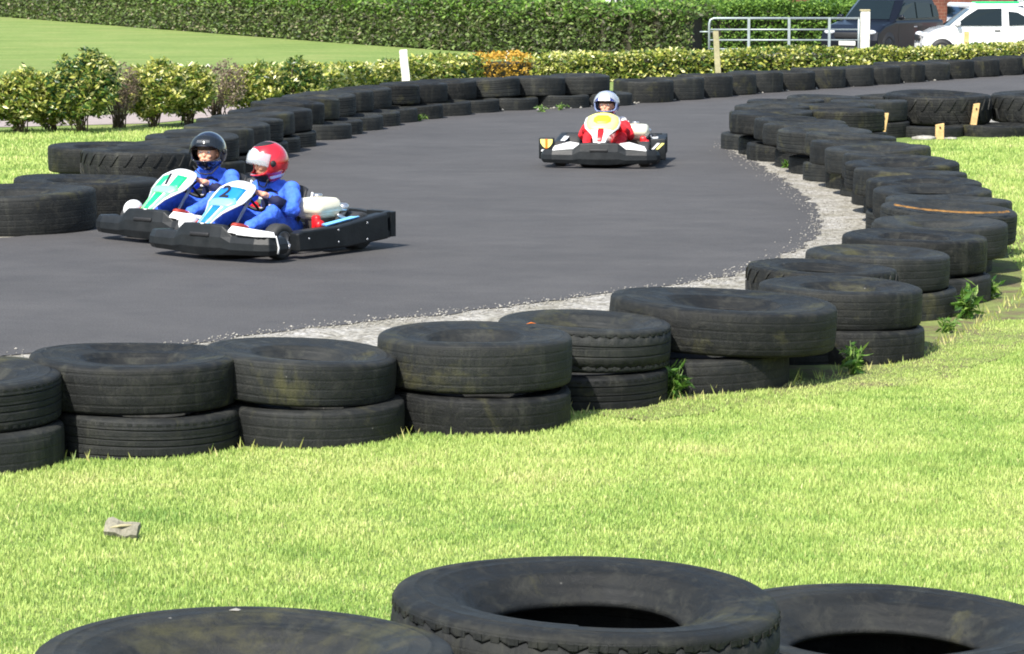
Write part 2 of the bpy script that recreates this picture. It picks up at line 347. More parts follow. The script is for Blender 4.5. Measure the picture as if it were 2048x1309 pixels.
    def build(s, name, mats, parent=None, bevel=0, loc=None):
        o=bpy.data.objects.new(name,s.mesh(name,mats)); COL.objects.link(o)
        if parent: o.parent=parent
        if loc is not None: o.location=loc
        if bevel:
            b=o.modifiers.new('bevel','BEVEL'); b.width=bevel; b.segments=2; b.limit_method='ANGLE'; b.angle_limit=R(35)
        return o
def fast_mesh(name, verts, loops, sizes, mats, rnd=None, smooth=False):
    me=bpy.data.meshes.new(name); nv=len(verts)
    me.vertices.add(nv); me.vertices.foreach_set('co',np.asarray(verts,dtype=np.float32).ravel())
    me.loops.add(len(loops)); me.loops.foreach_set('vertex_index',np.asarray(loops,dtype=np.int32))
    me.polygons.add(len(sizes)); st=np.concatenate([[0],np.cumsum(sizes)[:-1]]).astype(np.int32)
    me.polygons.foreach_set('loop_start',st); me.polygons.foreach_set('loop_total',np.asarray(sizes,dtype=np.int32))
    if rnd is not None:
        at=me.attributes.new('rnd','FLOAT','POINT'); at.data.foreach_set('value',np.asarray(rnd,dtype=np.float32))
    me.materials.append(mats); me.update(calc_edges=True); me.validate(); return me
def link(name, me, parent=None):
    o=bpy.data.objects.new(name,me); COL.objects.link(o); o.parent=parent; return o
def leaves(name, pts, size, material, parent=None, aspect=.45, droop=.3, normal=None):
    """one pointed folded leaf per point"""
    n=len(pts); pts=np.asarray(pts); 
    az=rng.uniform(0,2*pi,n); el=rng.uniform(-.7,1.1,n)-droop*.5
    d=np.stack([np.cos(az)*np.cos(el),np.sin(az)*np.cos(el),np.sin(el)],1)
    r=rng.normal(size=(n,3)); side=np.cross(d,r); side/=np.linalg.norm(side,axis=1)[:,None]+1e-9
    nn=np.cross(d,side)
    L=(size*rng.uniform(.6,1.35,n))[:,None]; W=L*aspect*.5
    p0=pts; p1=pts+d*L*.45+side*W+nn*L*.06; p2=pts+d*L; p3=pts+d*L*.45-side*W+nn*L*.06
    V=np.stack([p0,p1,p2,p3],1).reshape(-1,3)
    idx=np.arange(n)[:,None]*4
    loops=(idx+np.array([0,1,2,0,2,3])[None]).ravel(); sizes=np.full(n*2,3)
    rnd=np.repeat(rng.uniform(0,1,n),4)
    return link(name, fast_mesh(name,V,loops,sizes,material,rnd),parent)
# ------------------------------------------------------------------ ground
def sheet(name, poly, z, material, sub=None):
    bm=bmesh.new(); vs=[bm.verts.new((p[0],p[1],z+(terr(p[0],p[1]) if sub else 0))) for p in poly]
    bm.faces.new(vs); bmesh.ops.triangulate(bm,faces=bm.faces)
    me=bpy.data.meshes.new(name); bm.to_mesh(me); bm.free(); me.materials.append(material)
    o=link(name,me); tag(o,kind='structure')
    if me.polygons and sum(p.normal.z for p in me.polygons)<0: me.flip_normals()
    return o
m=MB(); ys=[-80,0,5,10,20,30,40,50,54,58,62,66,70,74,78,82,90,110,150,250,500]
m.loft([[Vector((x,y,terr(0,y))) for x in (-320,-100,-30,0,30,100,320)] for y in ys],cap=False,closed=False,smooth=False)
g=m.build('ground',M['lawn']); tag(g,kind='structure')
def ragged(pts, step=.12, amp=.03, seed=0):
    out=[]
    for i in range(len(pts)-1):
        a=Vector(pts[i]); b=Vector(pts[i+1]); n=max(1,int((b-a).length/step)); d=(b-a).normalized(); nn=Vector((-d.y,d.x))
        for k in range(n):
            p=a.lerp(b,k/n); out.append(p+nn*amp*(noise.noise(Vector((p.x*5+seed,p.y*5,0)))*2+random.uniform(-.5,.5)))
    out.append(Vector(pts[-1])); return [(p.x,p.y) for p in out]
def catmull(pts, n=6):
    P_=[Vector(p) for p in pts]; out=[]
    for i in range(len(P_)-1):
        p0=P_[max(i-1,0)];p1=P_[i];p2=P_[i+1];p3=P_[min(i+2,len(P_)-1)]
        for k in range(n):
            t=k/n; out.append(.5*((2*p1)+(p2-p0)*t+(2*p0-5*p1+4*p2-p3)*t*t+(3*p1-p0-3*p2+p3)*t**3))
    out.append(P_[-1]); return [tuple(p) for p in out]
near_edge=catmull([(-5.5,14.0),(-2.63,14.72),(-1.77,15.1),(-1.15,15.75),(-.62,16.24),(-.07,16.7),(.58,17.43),(1.15,18.01),(1.53,18.8),(1.97,20.06),(2.25,21.5),(2.38,22.72),(2.43,24.83),(2.39,26.76),(2.28,28.8),(2.25,30.4),(2.5,32.2),(3.1,34.0),(4.2,35.6),(5.6,36.6),(8,37.6),(14,39)])
outer_edge=catmull([(16,51.5),(8.3,48.0),(6.32,45.4),(4.54,43.1),(3.34,41.6),(2.55,40.3),(1.13,38.2),(.35,37.5),(-.58,36.8),(-1.32,35.0),(-1.82,33.4),(-2.22,31.1),(-2.4,29.6),(-2.6,27.0),(-2.8,25),(-3.0,23),(-3.2,21.6),(-3.9,20.5),(-6.5,18.5)])
def resample(pts,n):
    P_=[Vector(p) for p in pts]; L=[0]
    for a,b in zip(P_,P_[1:]): L.append(L[-1]+(b-a).length)
    out=[];j=0
    for k in range(n):
        t=L[-1]*k/(n-1)
        while j<len(L)-2 and L[j+1]<t: j+=1
        out.append(P_[j].lerp(P_[j+1],(t-L[j])/max(1e-9,L[j+1]-L[j])))
    return out
from mathutils.geometry import tessellate_polygon
def edge(pts,n,amp,sd):
    q=resample(pts,n); out=[]
    for k,p in enumerate(q):
        d=(q[min(k+1,n-1)]-q[max(k-1,0)]).normalized(); nn=Vector((-d.y,d.x)); out.append(p+nn*(amp*noise.noise(Vector((p.x*4,p.y*4,sd)))+amp*.6*noise.noise(Vector((p.x*13,p.y*13,sd)))+random.gauss(0,amp*.12)))
    return out
pl=[Vector((p.x,p.y,.0112)) for p in edge(near_edge,380,.075,1)+edge(outer_edge[::-1],300,.08,3)[::-1][::1]]
pl=[Vector((p.x,p.y,.0112)) for p in edge(near_edge,380,.075,1)]+[Vector((p.x,p.y,.0112)) for p in edge(outer_edge,300,.08,3)]
me=bpy.data.meshes.new('track'); me.from_pydata(pl,[],tessellate_polygon([pl])); me.materials.append(M['asphalt']); me.update()
tr=link('track',me); tag(tr,kind='structure')
if sum(p.normal.z for p in me.polygons)<0: me.flip_normals()
gr=[(-6,12.0),(-2.2,12.3),(-.8,12.9),(.3,13.6),(1.2,14.6),(2.0,16.2),(2.6,18),(3.0,20.5),(3.15,23),(3.1,26),(2.9,28.5),(3.1,31.5),(3.4,33.0),(5.5,34.0),(14,36),(14,38.6),(8,38),(5,37.5),(3,36),(0,30),(-1,20),(-6,15.5)]
sheet('gravel_verge', gr, .007, M['gravel'])
go=[(p[0],p[1]) for p in outer_edge]; gi=[]
sheet('gravel_edge', [(17,50.6)]+[(p[0],p[1]-.8) for p in go]+[(-7,19)]+[(-5.2,20.6),(-3.7,22),(-3.3,25.5),(-2.85,29.5),(-2.45,32.5),(-1.85,35.4),(-.8,37.4),(.3,38.2),(1.2,38.9),(2.6,41),(4.6,43.8),(6.4,46.1),(8.3,48.6),(17,52.4)], .0035, M['gravel'])
sheet('concrete_path', [(-6.2,33.7),(-4.2,34.6),(-3.2,36.9),(-2.5,39.2),(-2.8,40.2),(-3.9,38.4),(-4.9,36.4),(-6.8,35.0)], .005, M['path'])
foot=[(-5,10.9),(-2.6,11.45),(-2.13,11.56),(-1.47,11.83),(-.79,12.1),(-.1,12.45),(.32,12.95),(.9,13.4),(1.4,13.9),(1.8,14.3),(2.15,15.0),(2.6,16.1),(3.0,17.3),(3.22,18.5),(3.35,20),(3.45,22),(3.5,24),(3.42,26),(3.4,28),(3.75,30.4),(4.4,31.2),(6,32.0),(9,33)]
# soil strip at the right hand foot of the wall
sl=[Vector(p) for p in foot[6:19]]
inner=[(p.x-.5,p.y+.35) for p in sl]; outer=ragged([(p.x+.28+.2*noise.noise(Vector((i*1.3,0,0))),p.y-.28) for i,p in enumerate(sl)],.15,.06)
sheet('bare_soil', inner+outer[::-1], .008, M['soil'])
sheet('car_park', [(4.6,76),(60,76),(60,104),(8,104),(8,88),(4.6,84)], .02-1.05+.0, M['yard'])
for o in bpy.data.objects:
    if o.name=='car_park':
        for v in o.data.vertices: v.co.z=.03+terr(0,v.co.y)
# ------------------------------------------------------------------ grass blades
def in_poly(x,y,poly):
    c=np.zeros(len(x),bool); n=len(poly)
    for i in range(n):
        x1,y1=poly[i]; x2,y2=poly[(i+1)%n]
        if y1==y2: continue
        t=((y1>y)!=(y2>y))&(x<(x2-x1)*(y-y1)/(y2-y1)+x1); c^=t
    return c
def vnoise(x,y,s,seed):
    """cheap smooth value noise"""
    r=np.random.default_rng(seed).uniform(0,1,(64,64)); u=x*s+100;v=y*s+100
    i=np.floor(u).astype(int);j=np.floor(v).astype(int);fu=u-i;fv=v-j;fu=fu*fu*(3-2*fu);fv=fv*fv*(3-2*fv)
    a=r[i%64,j%64];b=r[(i+1)%64,j%64];c=r[i%64,(j+1)%64];d=r[(i+1)%64,(j+1)%64]
    return (a*(1-fu)+b*fu)*(1-fv)+(c*(1-fu)+d*fu)*fv
def blades(name,poly,dens,h,w,material,lo=None,lean=.6,sparse=None):
    xs=[p[0] for p in poly]; ys_=[p[1] for p in poly]; A=(max(xs)-min(xs))*(max(ys_)-min(ys_)); n=int(A*dens)
    x=rng.uniform(min(xs),max(xs),n); y=rng.uniform(min(ys_),max(ys_),n); k=in_poly(x,y,poly)&(np.abs(x)<y*.182+.4); x=x[k];y=y[k]
    if sparse is not None:
        k=rng.uniform(0,1,len(x))<sparse(x,y); x=x[k];y=y[k]
    n=len(x); clump=vnoise(x,y,2.2,1)*.6+vnoise(x,y,7,2)*.4
    hh=h*(.45+.9*clump)*rng.uniform(.6,1.3,n); az=rng.uniform(0,2*pi,n); ln=rng.uniform(.1,1,n)*lean
    d=np.stack([np.cos(az),np.sin(az)],1); a2=rng.uniform(0,2*pi,n); sd=np.stack([np.cos(a2),np.sin(a2)],1)*(w*rng.uniform(.7,1.3,n))[:,None]
    z0=np.array([terr(0,q) for q in y]) if y.max()>49 else np.zeros(n)
    def pt(t,wd,s):
        off=d*(hh*ln*t**1.6)[:,None]+sd*wd*s; return np.column_stack([x+off[:,0],y+off[:,1],z0+hh*t*(1-.25*ln*t)])
    V=np.stack([pt(0,.5,-1),pt(0,.5,1),pt(.55,.42,1),pt(.55,.42,-1),pt(1,0,1)],1).reshape(-1,3)
    idx=np.arange(n)[:,None]*5; loops=(idx+np.array([0,1,2,3,3,2,4])[None]).ravel(); sizes=np.tile([4,3],n)
    rnd=np.clip(.12+.42*vnoise(x,y*1.9,1.5,5)+.34*vnoise(x,y*1.5,6,9)+rng.normal(0,.13,n),0,1); rnd=np.where(rng.uniform(0,1,n)<.03,1,rnd)
    o=link(name,fast_mesh(name,V,loops,sizes,material,np.repeat(rnd,5))); tag(o,kind='stuff'); return o
lawn=[(-5,6.4),(6,6.4),(6,17)]+[p for p in foot[::-1] if p[1]<17]
fx=np.array([p[0] for p in foot]); fy=np.array([p[1] for p in foot])
def sp(x,y):
    yy=np.interp(x,fx[:13],fy[:13]); d=yy-y; near=np.clip((d-.0)/.35,.45,1)
    return np.where(x>1.2,near,np.clip((d+.1)/.15,.3,1))
tag(blades('grass',lawn,13500,.022,.0042,M['blade'],sparse=sp),'mown bright green grass in front of and between the tyre walls','grass')
lawn2=[p for p in foot if p[1]>=17]+[(9,17)]
tag(blades('grass',lawn2,1800,.04,.010,M['blade']),'sunlit green infield grass inside the bend of the tyre wall on the right','grass')
tag(blades('grass',[(-7,18.5),(-4.4,20.8),(-3.75,23),(-4.0,25),(-3.6,27.5),(-3.3,30.5),(-2.9,33),(-4.2,33.6),(-8,32.5)],1300,.04,.012,M['blade']),'lawn between the left tyre wall and the yellow green shrubs','grass')
# long dry stems along the foot of the near wall
fp=[]
for i in range(2,12):
    a=Vector(foot[i]); b=Vector(foot[i+1]); n=int((b-a).length*(55 if i<8 else 45))
    for k in range(n): p=a.lerp(b,random.random()); fp.append((p.x+random.gauss(0,.03),p.y-.03+random.gauss(0,.05)))
fp=np.array(fp); n=len(fp); hh=rng.uniform(.02,.06,n)*(1+(rng.uniform(0,1,n)<.12)*.7); az=rng.uniform(0,2*pi,n); d=np.stack([np.cos(az),np.sin(az)],1)*(hh*.45)[:,None]
w=.0045
V=np.stack([np.column_stack([fp[:,0]-w,fp[:,1],np.zeros(n)]),np.column_stack([fp[:,0]+w,fp[:,1],np.zeros(n)]),np.column_stack([fp[:,0]+d[:,0],fp[:,1]+d[:,1],hh])],1).reshape(-1,3)
tag(link('long_grass',fast_mesh('long_grass',V,np.arange(3*n),np.full(n,3),M['longblade'],np.repeat(rng.uniform(0,1,n),3))),'uncut pale grass stems at the foot of the near tyre wall','grass',kind='stuff')
# loose stones along the asphalt edges
def stones(name,cands,label):
    ico=[(0,0,1),(.9,0,.3),(.28,.85,.3),(-.72,.5,.3),(-.72,-.5,.3),(.28,-.85,.3),(0,0,-.3)]
    fs=[(0,1,2),(0,2,3),(0,3,4),(0,4,5),(0,5,1),(6,2,1),(6,3,2),(6,4,3),(6,5,4),(6,1,5)]
    V=[];Lp=[];n=0
    for (x,y,s) in cands:
        a=random.uniform(0,6.28); q=[random.uniform(.6,1.2) for _ in range(3)]
        for p in ico: 
            X=p[0]*q[0];Y=p[1]*q[1]; V.append((x+s*(X*cos(a)-Y*sin(a)),y+s*(X*sin(a)+Y*cos(a)),.012+s*p[2]*q[2]*.7))
        for f in fs: Lp+= [n+i for i in f]
        n+=7
    o=link(name,fast_mesh(name,V,Lp,np.full(len(Lp)//3,3),M['stone'])); tag(o,label,'gravel',kind='stuff')
cs=[]
for i in range(6,len(near_edge)-30):
    p=Vector(near_edge[i]); q=Vector(near_edge[i+1]); 
    for k in range(30):
        r=p.lerp(q,random.random()); d=random.gauss(0,.09) ; nn=Vector((-(q-p).y,(q-p).x)).normalized()
        cs.append((r.x-nn.x*d-nn.x*.03,r.y-nn.y*d-nn.y*.03,random.uniform(.003,.011)))
stones('loose_gravel',cs,'pale limestone chippings spilling onto the near asphalt edge')
cs=[]
for i in range(0,len(outer_edge)-12):
    p=Vector(outer_edge[i]); q=Vector(outer_edge[i+1])
    for k in range(9):
        r=p.lerp(q,random.random()); cs.append((r.x+random.gauss(0,.06),r.y+random.gauss(0.05,.1),random.uniform(.01,.04)))
stones('loose_gravel',cs,'scattered stones along the far edge of the track')
# ------------------------------------------------------------------ tyres
def tyre_mesh(name, D, w, rim=.52, style='road', seg=96, dish=.058):
    Rr=D/2; rb=Rr*rim; m=MB()
    # profile points: (radius, z, zigzag amplitude, angular gate)
    pr=[]
    def half(s):
        z=lambda t: w/2+s*(w/2)*t
        h=w/2; t=lambda d:1-d/h
        L=[(Rr*.998,z(.30),0),(Rr*.998,z(.34),0)]
        if style in('road','wavy'):
            L=[]
            for g in ((.10,.5) if style=='road' else (.2,)):
                L+=[(Rr,z(g-.03),0),(Rr,z(g),0),(Rr-.004,z(g+.015),0),(Rr-.004,z(g+.05),0),(Rr,z(g+.065),0),(Rr,z(g+.10),0)]
        if style=='wavy':
            L+=[(Rr*.993,z(.68),.016),(Rr*.993-.008,z(.695),.016),(Rr*.993-.008,z(.715),.016),(Rr*.99,z(.73),.016),(Rr*.989,z(.75),.012)]
        L+=[(Rr*.992,z(.82),0),(Rr*.982,z(.91),0),(Rr*.962,z(.965),0),(Rr*.93,z(.992),0),(Rr*.895,z(1.0),0),(Rr*.89,z(1.01),0),(Rr*.875,z(1.01),0),(Rr*.87,z(.998),0),(Rr*.80,z(t(.000)),0),(Rr*.72,z(t(.005)),0),(rb+Rr*.17,z(t(.013)),0),(rb+Rr*.155,z(t(.011)),0),(rb+Rr*.135,z(t(.018)),0),(rb+Rr*.09,z(t(.034)),0),(rb+.02,z(t(dish*.85)),0),(rb+.004,z(t(dish)),0),(rb,z(t(dish+.012)),0),(rb+.01,z(t(dish+.022)),0),(rb+Rr*.10,z(t(.058)),0),(rb+Rr*.2,z(t(.034)),0),(Rr*.85,z(t(.03)),0),(Rr*.95,z(.6),0)]
        return L
    top=half(1); bot=half(-1)
    prof=bot[::-1]+top          # inner(bottom) ... outer ... inner(top)
    loops=[]
    for (r,z,zz) in prof:
        lp=[]
        for k in range(seg):
            a=2*pi*k/seg; zo=zz*(abs(((k*40/seg)%1)*2-1)-.5) if zz else 0
            lp.append(Vector((r*cos(a),r*sin(a),z+zo)))
        loops.append(lp)
    loops.append(loops[0])
    m.loft(loops,cap=False)
    if style in('road','wavy'):       # sipes: small shoulder blocks
        nb=64
        for k in range(nb):
            a=2*pi*k/nb
            for s in (-1,1):
                z=w/2+s*w/2*.76
                c=Vector((cos(a)*(Rr*.979),sin(a)*(Rr*.979),z))
                m.box(c,(.014,.019,w*.06),Matrix.Rotation(a,3,'Z'))
    if style=='lug':
        nb=26
        for k in range(nb):
            for s in (-1,1):
                a=2*pi*(k+(.5 if s>0 else 0))/nb; pts=[]
                z0=w/2; 
                for t,rr in ((0.02,1.018),(.35,1.018),(.7,1.012),(.95,.975),(1.005,.92)):
                    aa=a+t*.16; pts.append((aa,rr*Rr,z0+s*w/2*t))
                lo=[]
                for (aa,rr,z) in pts:
                    da=.028; lo.append([Vector(((rr+o)*cos(aa+e),(rr+o)*sin(aa+e),z)) for e,o in ((-da,-.05),(da,-.05),(da*.7,0),(-da*.7,0))])
                m.loft(lo,cap=True,smooth=False)
    return m.mesh(name,M['rubber'])
TY={'road':tyre_mesh('tyre_road',.80,.20,.42,dish=.062),'wide':tyre_mesh('tyre_wide',.80,.22,.36,'plain',dish=.062),'wavy':tyre_mesh('tyre_wavy',.80,.22,.5,'wavy',160,dish=.062),
    'plain':tyre_mesh('tyre_plain',.80,.20,.37,'plain',dish=.06),'lug':tyre_mesh('tyre_lug',1.0,.24,.45,'lug'),'big':tyre_mesh('tyre_big',1.2,.29,.42,'plain',dish=.09),'truck':tyre_mesh('tyre_truck',.78,.285,.5,'plain'),
    'open':tyre_mesh('tyre_open',.80,.22,.5,'plain',128,dish=.062)}
BASE={'road':(.8,.20),'wide':(.8,.22),'wavy':(.8,.22),'plain':(.8,.20),'lug':(1.0,.24),'big':(1.2,.29),'truck':(.78,.285),'open':(.8,.22)}
ORD='first second third fourth fifth sixth seventh eighth ninth tenth eleventh twelfth thirteenth fourteenth fifteenth sixteenth seventeenth eighteenth nineteenth twentieth twenty-first twenty-second twenty-third twenty-fourth twenty-fifth twenty-sixth twenty-seventh twenty-eighth twenty-ninth thirtieth thirty-first thirty-second'.split()
WARP={}
def tyre(kind, x, y, z, D=.8, w=None, tx=0, ty=0, label=None, group=None):
    """each tyre: an object; three warped copies of each kind's mesh are shared"""
    key=(kind,random.randrange(3))
    if key not in WARP:
        me=TY[kind].copy(); sd=random.uniform(0,50); n=len(me.vertices); co=np.empty(n*3,np.float32); me.vertices.foreach_get('co',co); co=co.reshape(-1,3)
        a=np.arctan2(co[:,1],co[:,0]); e=1+.010*np.sin(2*a+sd)+.004*np.sin(3*a+sd*2); co[:,0]*=e; co[:,1]*=e
        rr=np.hypot(co[:,0],co[:,1]); W=BASE[kind][1]; co[:,2]+=(.004*np.sin(a*2+sd)+.002*np.sin(3*a+sd*3)-.006*(1+np.sin(a+sd))*(rr<BASE[kind][0]*.36))*(co[:,2]/W)
        me.vertices.foreach_set('co',co.ravel()); me.update(); WARP[key]=me
    o=bpy.data.objects.new('tyre',WARP[key]); COL.objects.link(o); b=BASE[kind]; s=D/b[0]; sz=(w or b[1])/b[1]
    o.scale=(s,s,sz); o.location=(x,y,z); o.rotation_euler=(R(tx+random.gauss(0,.7)),R(ty+random.gauss(0,.7)),random.uniform(0,6.28))
    if kind=='lug' or kind=='big': pass
    tag(o,label,'tyre',group); return o
def tilt_obj(o, tx, ty):
    rz=o.rotation_euler.z
    o.rotation_mode='QUATERNION'; o.rotation_quaternion=(Matrix.Rotation(R(tx),3,'X')@Matrix.Rotation(R(ty),3,'Y')@Matrix.Rotation(rz,3,'Z')).to_quaternion()
# mid row (near wall): upper layer from the photo
UP=[(-2.24,11.42,.84,.215,'road','worn black tyre cut by the left edge, upper layer of the near wall',1,1),
(-1.58,11.86,.86,.22,'plain','wide smooth tyre with mossy left shoulder, upper near wall, second from the left',0,1),
(-.91,12.18,.83,.205,'plain','tyre tilting down to the right with a faint red scuff, upper near wall',0,3.5),
(-.165,12.55,.86,.235,'wide','chunky tyre with pale streaks, upper near wall, in front of the widest gravel patch',0,.5),
(.325,13.25,.80,.215,'wavy','tyre with zigzag tread grooves, upper near wall, right of the streaked one',0,2),
(1.0,13.86,1.08,.235,'wide','largest tyre of the near wall, upper layer above the bushy weed',0,3),
(1.66,14.72,.84,.21,'wide','upper tyre with crumbling lower edge over a black gap, right of the largest one',0,1.5),
(1.66,15.62,.80,.20,'lug','tyre with ribbed tread edge, upper layer where the near wall starts to bend',0,2),
(2.05,16.35,.82,.21,'plain','smooth upper tyre beside the ribbed one where the wall turns away',0,1.5),
(2.36,17.12,.86,.225,'wide','broad upper tyre behind the tallest weed clump',0,1)]
UPP=[]
for i,(x,y,D,w_,kd,lb,tx,ty) in enumerate(UP):
    y+=.13+(.20,.18,.12,.06,0,0,0,0,0,0)[i]; UPP.append((x,y,D)); o=tyre(kd,x,y,.168+.005*(i%2),D,w_*.90,label=lb,group='upper layer of the near tyre wall'); tilt_obj(o,tx,ty)
LO=[(.04,'left edge tyre'),(.05,'wide mossy tyre'),(.05,'red scuffed tilting tyre'),(.02,'streaked chunky tyre'),(-.02,'zigzag tread tyre'),(-.10,'largest tyre'),(.03,'tyre with crumbling lower edge'),(.04,'ribbed tread tyre'),(.04,'smooth tyre at the bend'),(.05,'broad tyre')]
for i,(dx,t) in enumerate(LO):
    x,y,D=UPP[i]; d=.84 if i==5 else .80
    tyre(['plain','road','plain'][i%3],x+dx,y-D/2+d/2-.025+random.uniform(-.02,.02),-.036,d,.195,label='half sunken tyre, bottom near wall, under the '+t,group='bottom layer of the near tyre wall')
tyre('road',1.42,14.75,-.036,.74,.19,label='small bottom tyre filling the gap right of the largest near wall tyre',group='bottom layer of the near tyre wall')
# bend wall running away on the right
bend=catmull([(2.56,17.95),(2.72,18.7),(2.82,19.4),(2.87,20.2),(2.96,21.2),(3.03,22.2),(3.08,23.4),(3.07,24.6),(3.0,25.8),(2.88,27.0),(2.76,28.2),(2.62,29.4),(2.58,30.5)],8)
def walk(path, step):
    out=[Vector(path[0])]; acc=0
    for i in range(len(path)-1):
        a=Vector(path[i]); b=Vector(path[i+1]); l=(b-a).length
        while acc+l>=step:
            t=(step-acc)/l; a=a.lerp(b,t); out.append(a.copy()); l=(b-a).length; acc=0
        acc+=l
    return out
for i,p in enumerate(walk(bend,.82)):
    kd=['plain','road','wide','truck','plain'][i%5]
    j=random.uniform(-.07,.07)
    if i==0: kd='wide'; lb='tyre with its dark hollow showing, upper layer at the outermost point of the bend'
    elif i==1: lb='tyre with faded yellow paint along its rim, upper layer of the bend'
    else: lb='black tyre, upper layer of the bend wall, %s back from the yellow painted one'%ORD[i-2]
    o=tyre(kd,p.x+j,p.y+random.uniform(-.04,.04),.185+random.uniform(0,.02),random.uniform(.80,.88),.20,label=lb,group='upper layer of the bend tyre wall'); tilt_obj(o,random.uniform(-2,2),random.uniform(-2,3))
    if i==1:
        mb=MB(); mb.lathe([(.372,.2285),(.385,.226),(.372,.2285)],60); 
        vs=[]; fs=[]
        N_=60
        for k in range(N_):
            a=-2.75+k/N_*2.2; q_=max(0,noise.noise(Vector((k*.23,3.1,0)))*1.6+.45); r1=.372+.02*min(1,q_); r0=r1-.002-.028*min(1,q_)*(.6+.4*sin(k*2.3))
            vs+= [(r0*cos(a),r0*sin(a),.2232),(r1*cos(a),r1*sin(a),.214)]
            if k: fs.append((2*k-2,2*k-1,2*k+1,2*k))
        mb=MB(); mb.add(vs,fs,True); pr_=mb.build('yellow_paint',M['yellowtyre'],o); pr_.rotation_euler=(0,0,-o.rotation_quaternion.to_euler().z); pr_.scale=(1,1,1.0); pr_.location=(0,0,.004)
    tyre(['road','plain'][i%2],p.x-j,p.y+random.uniform(-.05,.05),-.04,random.uniform(.74,.8),.21,label='black tyre, bottom layer of the bend wall, %s from the outermost point'%ORD[i],group='bottom layer of the bend tyre wall')
# tip where the bend wall meets the infield straight
for i,(x,y) in enumerate([(3.42,30.4),(2.78,31.4),(3.45,31.5),(3.0,32.4),(3.9,32.3),(3.5,33.2),(4.3,33.5)]):
    w_=['front right corner','back left edge','middle','far left edge','right edge','far edge','far right corner'][i]
    tyre(['road','wide','plain'][i%3],x,y,.17,.84,.22,label='upper tyre in the cluster where the two infield walls join, '+w_,group='tyres clustered at the infield corner')
    tyre('road',x+.05,y-.03,-.04,.78,.21,label='bottom tyre in the cluster where the two infield walls join, '+w_,group='tyres clustered at the infield corner')
for i,x in enumerate((4.75,5.98,7.2)):
    o=tyre('lug',x,33.0+.15*i,.12,1.2,.31,label=['left','middle','right'][i]+' tractor tyre with deep lugs on the infield wall by the timber stakes',group='tractor tyres on the infield straight wall')
for i,x in enumerate((4.55,5.3,6.08,6.85,7.6)):
    tyre('plain',x,32.35+.11*i,-.09,.8,.21,label='low black tyre under the tractor tyres by the stakes, %s from the left'%ORD[i],group='bottom layer of the infield straight wall')
# left wall
for x,y,kd,D,w_,lb in [(-4.6,20.8,'big',1.2,.29,'huge smooth tyre lying at the left edge, leftmost of the low giant ones'),(-3.62,21.5,'big',1.15,.30,'huge smooth tyre lying flat left of the green kart'),(-3.28,22.68,'big',1.12,.29,'huge smooth tyre lying flat behind the green kart nose'),]:
    tyre(kd,x,y,-.005,D,w_,label=lb,group='giant tyres of the left wall')
o=tyre('lug',-3.06,24.25,.17,.98,.23,label='tractor tyre with fanned lugs lying on the left wall behind the green kart',group='upper layer of the left tyre wall')
LW=[(-3.5,25.05),(-2.95,25.35),(-2.85,26.25),(-2.78,27.1),(-2.7,27.95),(-2.66,28.8),(-2.6,29.65),(-2.5,30.5)]
for i,(x,y) in enumerate(LW):
    nm=['short tyre jutting over the grass left of the tractor tyre']+['tyre, upper layer of the left wall, %s beyond the tractor tyre'%ORD[k] for k in range(7)]
    o=tyre(['wide','plain','road'][i%3],x,y,.17,random.uniform(.82,.9),.22,label='black '+nm[i],group='upper layer of the left tyre wall'); tilt_obj(o,random.uniform(-2,2),random.uniform(-3,2))
    tyre('road',x+.06,y,-.04,.82,.21,label='bottom tyre of the left wall, %s going away from the green kart'%ORD[i],group='bottom layer of the left tyre wall')
tyre('road',-3.3,24.1,-.04,.84,.21,label='black tyre beneath the lugged tractor tyre of the left wall',group='bottom layer of the left tyre wall')
# far wall behind the karts
far=catmull([(-2.42,31.5),(-2.15,33.2),(-1.6,35.1),(-.75,36.8),(.3,37.75),(1.15,38.5)],8)
fw=walk(far,.78)
for i,p in enumerate(fw):
    a='black tyre, upper layer of the far wall, %s from its left end'%ORD[i]
    o=tyre(['wide','plain','road'][i%3],p.x,p.y+.3,.165,random.uniform(.76,.86),.235,label=a,group='upper layer of the far tyre wall'); tilt_obj(o,random.uniform(-2,2),random.uniform(-2,2))
    q=p+Vector((.3,.08)); tyre(['plain','road'][i%2],q.x+random.uniform(-.04,.04),q.y+.22,-.035,.78,.205,label='black tyre, bottom layer of the far wall, %s from its left end'%ORD[i],group='bottom layer of the far tyre wall')
far2=catmull([(1.75,39.3),(2.6,40.55),(3.35,41.85),(4.54,43.3),(6.32,45.7),(8.3,48.3),(10.2,50.6)],8)
for i,p in enumerate(walk(far2,.80)):
    tyre(['truck','wide','truck'][i%3],p.x,p.y+.12,0,random.uniform(.78,.84),random.uniform(.27,.31),label='thick truck tyre in the single far row, %s right of the driver in red'%ORD[i],group='single row of truck tyres on the far edge')
tyre('plain',9.0,48.7,.29,.85,.2,label='black tyre resting on the far row at the right edge of the photo',group='single row of truck tyres on the far edge')
